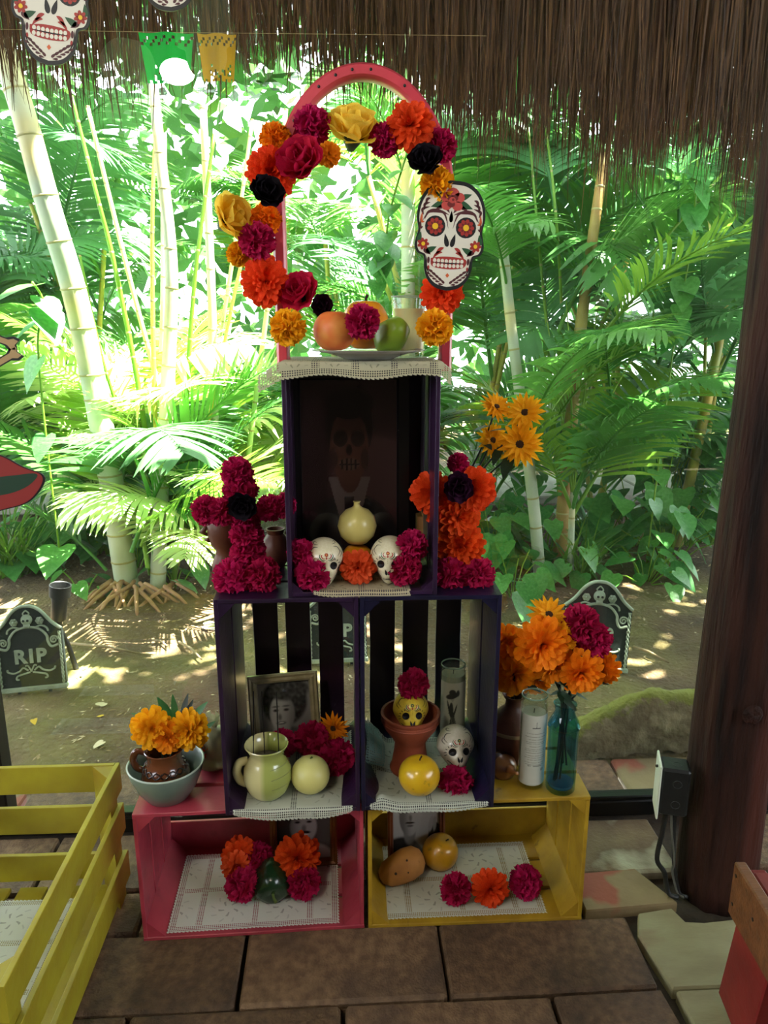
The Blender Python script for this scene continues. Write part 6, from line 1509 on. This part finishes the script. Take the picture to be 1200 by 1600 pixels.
# ------------------------------------------------------------ mossy kerb rock
M['rock'] = mat('kerb_concrete', '7c6e50', '5e5238', 8, .9, 1.0, 40, c3='978a68', s3=14, bdist=.015)
nt = M['rock'].node_tree; N = nt.nodes; ge = N.new('ShaderNodeNewGeometry'); sx = N.new('ShaderNodeSeparateXYZ'); nt.links.new(ge.outputs['Normal'], sx.inputs[0])
nz_ = N.new('ShaderNodeTexNoise'); nz_.inputs['Scale'].default_value = 48; nz_.inputs['Detail'].default_value = 8; tc = N.new('ShaderNodeTexCoord'); nt.links.new(tc.outputs['Object'], nz_.inputs['Vector'])
ad = N.new('ShaderNodeMath'); ad.operation = 'MULTIPLY_ADD'; nt.links.new(nz_.outputs[0], ad.inputs[0]); ad.inputs[1].default_value = 1.5; nt.links.new(sx.outputs[2], ad.inputs[2])
mr = N.new('ShaderNodeMapRange'); nt.links.new(ad.outputs[0], mr.inputs[0]); mr.inputs[1].default_value = 1.15; mr.inputs[2].default_value = 1.4
mc = N.new('ShaderNodeMix'); mc.data_type = 'RGBA'; nt.links.new(mr.outputs[0], mc.inputs[0])
old = N['Principled BSDF'].inputs['Base Color'].links[0].from_socket; nt.links.new(old, mc.inputs[6]); mc.inputs[7].default_value = lin('75782c')+(1,); nt.links.new(mc.outputs[2], N['Principled BSDF'].inputs['Base Color'])
tops = [(690,1185,.01),(760,1172,.02),(850,1188,.05),(905,1155,.09),(960,1120,.13),(1000,1102,.15),(1045,1098,.15),(1120,1110,.14),(1200,1120,.12)]
vs = []; fs = []; n = 110; prof = [(0,-.03),(-.006,.22),(.0,.48),(.004,.72),(.012,.9),(.03,1.0),(.06,.98),(.09,.6),(.13,-.1)]
for i in range(n+1):
    x = .30+1.25*i/n
    hgt = interp(x, [(.3,.012),(.6,.03),(.7,.085),(.82,.145),(.92,.19),(1.0,.212),(1.1,.2),(1.25,.18),(1.55,.16)])
    for (dy, q) in prof:
        yy = 2.13+dy+.02*math.sin(x*7); z = q*hgt
        z += (.014*noise.noise((x*9,dy*12,0))+.012*noise.noise((x*25,dy*30,2))+.007*noise.noise((x*60,dy*70,2)))*min(1,hgt*12); vs.append((x-1, yy+.012*noise.noise((x*14,z*30,5)), z))
k = len(prof)
for i in range(n):
    for j in range(k-1): fs.append((i*k+j,(i+1)*k+j,(i+1)*k+j+1,i*k+j+1))
b = MB(); b.add(vs, fs); o = b.build('kerb_rock', M['rock'], None, 180, loc=(1,0,0)); tag(o, 'low mossy concrete kerb rock outside the window at the right', 'rock')

# ------------------------------------------------------------ tombstones and garden spotlight
M['tomb'] = mat('dark_tombstone', '14201a', '1c2a20', 14, .75, .5, 60, c3='2e3a26', s3=6, lo3=.6, hi3=.8)
M['relief'] = mat('pale_green_relief', 'a9b89c', '8a9a80', 20, .7, .3, 60)
RIP = None
def text_mesh(s, size, ext):
    cu = bpy.data.curves.new('letters', 'FONT'); cu.body = s; cu.size = size; cu.extrude = ext; cu.align_x = 'CENTER'; cu.space_character = 1.25; cu.offset = .003
    t = bpy.data.objects.new('letters', cu); COL.objects.link(t); dg = bpy.context.evaluated_depsgraph_get(); me = bpy.data.meshes.new_from_object(t.evaluated_get(dg)); bpy.data.objects.remove(t); bpy.data.curves.remove(cu); return me
TXT = text_mesh('RIP', .078, .003); TXT.materials.clear(); TXT.materials.append(M['relief'])
def tube2(o, name, pts, r):
    b = MB(); b.tube([(x,-.016,z) for x,z in sp2(pts)], r, 6); return b.build(name, M['relief'], o, 180)
def tombstone(label, p, s, yaw=0, roll=0, tilt=-6):
    o = thing('tombstone', label, 'tombstone', p, (rad(tilt),rad(roll),rad(yaw))); o.scale = (s,)*3
    out = [(-.13,0),(.13,0),(.13,.245)]+sp2([(.13,.245),(.095,.275),(.06,.32),(.03,.343),(0,.348),(-.03,.343),(-.06,.32),(-.095,.275),(-.13,.245)],5)
    b = MB(); b.prism(out[:3]+out[4:], -.012, .012); b.build('slab', M['tomb'], o)
    tube2(o, 'top_moulding', [(.13,.25),(.095,.28),(.06,.325),(.03,.347),(0,.352),(-.03,.347),(-.06,.325),(-.095,.28),(-.13,.25)], .007)
    b = MB(); b.box((0,-.004,.008), (.268,.034,.02), ch=.004); b.build('base_moulding', M['relief'], o)
    for sgn in (-1,1):
        pts = [(sgn*(.121+.004*math.sin(i*1.6)), .02+i*.0095) for i in range(24)]; b = MB(); b.tube([(x,-.016+.003*math.cos(i*1.6),z) for i,(x,z) in enumerate(pts)], .0032, 5); b.build('chain_border', M['relief'], o, 180)
        pts = [(sgn*(.121-.004*math.sin(i*1.6)), .02+i*.0095) for i in range(24)]; b = MB(); b.tube([(x,-.016-.003*math.cos(i*1.6),z) for i,(x,z) in enumerate(pts)], .0032, 5); b.build('chain_border', M['relief'], o, 180)
        sp = [(sgn*(.098+.017*(1-i/16)*math.cos(i*.75)), .205+.017*(1-i/16)*math.sin(i*.75)) for i in range(15)]; tube2(o, 'scroll', sp, .0035)
        tube2(o, 'scroll', [(sgn*.012,.085),(sgn*.03,.098),(sgn*.045,.085),(sgn*.07,.078),(sgn*.09,.085),(sgn*.092,.095)], .004)
        tube2(o, 'scroll', [(sgn*.005,.078),(sgn*.03,.072),(sgn*.055,.065),(sgn*.06,.052),(sgn*.05,.05)], .004)
        tube2(o, 'scroll', [(sgn*.0,.08),(sgn*.012,.105),(sgn*.022,.104)], .0035)
        tube2(o, 'scroll', [(sgn*.03,.262),(sgn*.055,.268),(sgn*.075,.258),(sgn*.08,.243)], .004)
        tube2(o, 'scroll', [(sgn*.0,.335),(sgn*.012,.322),(sgn*.006,.312)], .003)
        b = MB()
        for g in range(6): b.lathe([(0,.006),(.006,.004),(.008,0),(0,-.004)], 8, T=Matrix.Translation((sgn*.05+.009*math.cos(g*1.05),-.016,.288+.009*math.sin(g*1.05))) @ Matrix.Rotation(rad(90),4,'X'))
        b.lathe([(0,.01),(.006,.007),(.007,0),(0,-.002)], 8, T=Matrix.Translation((sgn*.05,-.016,.288)) @ Matrix.Rotation(rad(90),4,'X')); b.build('rosette', M['relief'], o, 60)
    tube2(o, 'inner_arch', [(-.115,.185),(-.088,.178),(-.075,.2),(-.072,.225),(-.045,.255),(0,.265),(.045,.255),(.072,.225),(.075,.2),(.088,.178),(.115,.185)], .0055)
    b = MB(); b.lathe([(0,.016),(.012,.015),(.02,.009),(.023,0),(0,-.004)], 16, T=Matrix.Translation((0,-.014,.295)) @ Matrix.Rotation(rad(90),4,'X')); b.box((0,-.02,.272), (.024,.014,.016), ch=.003)
    sk = b.build('skull_relief', M['relief'], o, 60)
    for sgn in (-1,1):
        b = MB(); b.lathe([(0,.002),(.005,.001),(.0055,-.002),(0,-.003)], 10, T=Matrix.Translation((sgn*.008,-.029,.294)) @ Matrix.Rotation(rad(90),4,'X')); b.build('eye_socket', M['tomb'], sk)
    t = inst('lettering', TXT, o, (0,-.0135,.118), (rad(90),0,0), 1)
    b = MB()
    b.box((-.06,.0,-.03), (.012,.006,.08)); b.build('stake', M['tomb'], o); b = MB(); b.box((.06,.0,-.03), (.012,.006,.08)); b.build('stake', M['tomb'], o)
    return o
v = G(55,1080,0); tombstone('dark tombstone with pale green relief and large RIP letters, left of the altar', (v.x,v.y,gz(v.x,v.y)+.012), .94, 6, -2, -9)
v = G(925,1045,0); tombstone('dark tombstone behind the bouquet, mostly hidden by magenta flowers', (v.x,v.y,gz(v.x,v.y)+.012), 1.05, -8, 3, -9)
v = G(521,1035,0); tombstone('dark tombstone seen between the slats of the purple crate', (v.x+.02,v.y,gz(v.x,v.y)+.012), .94, 3, 0, -9)
v = W(92,975,2.9); o = thing('garden_spotlight', 'black garden spotlight on a spike behind the left tombstone', 'lamp', (v.x,2.9,gz(v.x,2.9)))
zb = v.z-gz(v.x,2.9)
T_ = Matrix.Translation((0,0,zb+.02)) @ Matrix.Rotation(rad(9),4,'Y')
b = MB(); b.lathe([(0,0),(.026,0),(.029,.004),(.032,.10),(.03,.10)], 24, T=T_); b.build('lamp_body', M['blackpl'], o, 40)
b = MB(); b.lathe([(.032,.10),(.041,.102),(.043,.15),(.041,.152),(.038,.15),(.036,.112),(0,.11)], 24, T=T_); b.build('hood', M['blackpl'], o, 40)
b = MB(); b.tube([(0,0,-.03),(0,0,zb*.5),(0,0,zb+.02)], [.006,.012,.014], 8); b.build('spike', M['blackpl'], o, 60)
b = MB(); b.tube([(.05,.0,.0),(.03,0,.1),(.01,0,.17)], [.012,.01,.008], 8); b.build('brace', M['blackpl'], o, 60)
# ------------------------------------------------------------ repeats: a group for every kind that occurs more than once
GR = {'pompom_flower':'pompom flowers of the altar','marigold_flower':'marigolds of the altar','fabric_rose':'fabric roses on the arch','paper_rose':'pale yellow roses on the arch','daisy_flower':'daisies of the altar',
 'lace_doily':'lace doilies in the crates','upright_crate':'upright crates of the altar','skull_cutout':'printed skull cutouts','ceramic_skull':'painted ceramic skulls','picture_frame':'framed old photographs','incense_stick':'incense sticks in the jug',
 'candle_jar':'tall candle jars','apple':'yellow apples','flower_cross':'flower crosses','areca_palm':'palms in the garden','broad_leaf_plant':'broad leaved ground plants','climbing_vine':'climbing vines in the garden','tombstone':'tombstones in the garden',
 'fallen_leaf':'fallen leaves on the soil','twig':'dry twigs on the soil','green_leaf':'leaves behind the mug flowers','banner_reflection':'modelled reflections of cut paper banners','power_cable':'cables below the socket box','yellow_crate':'yellow crates','bell_pepper':'bell peppers','clay_vase':'clay vases'}
for o in bpy.data.objects:
    if o.parent is None and o.get('label'):
        n = o.name.split('.')[0]
        if n in GR: o['group'] = GR[n]
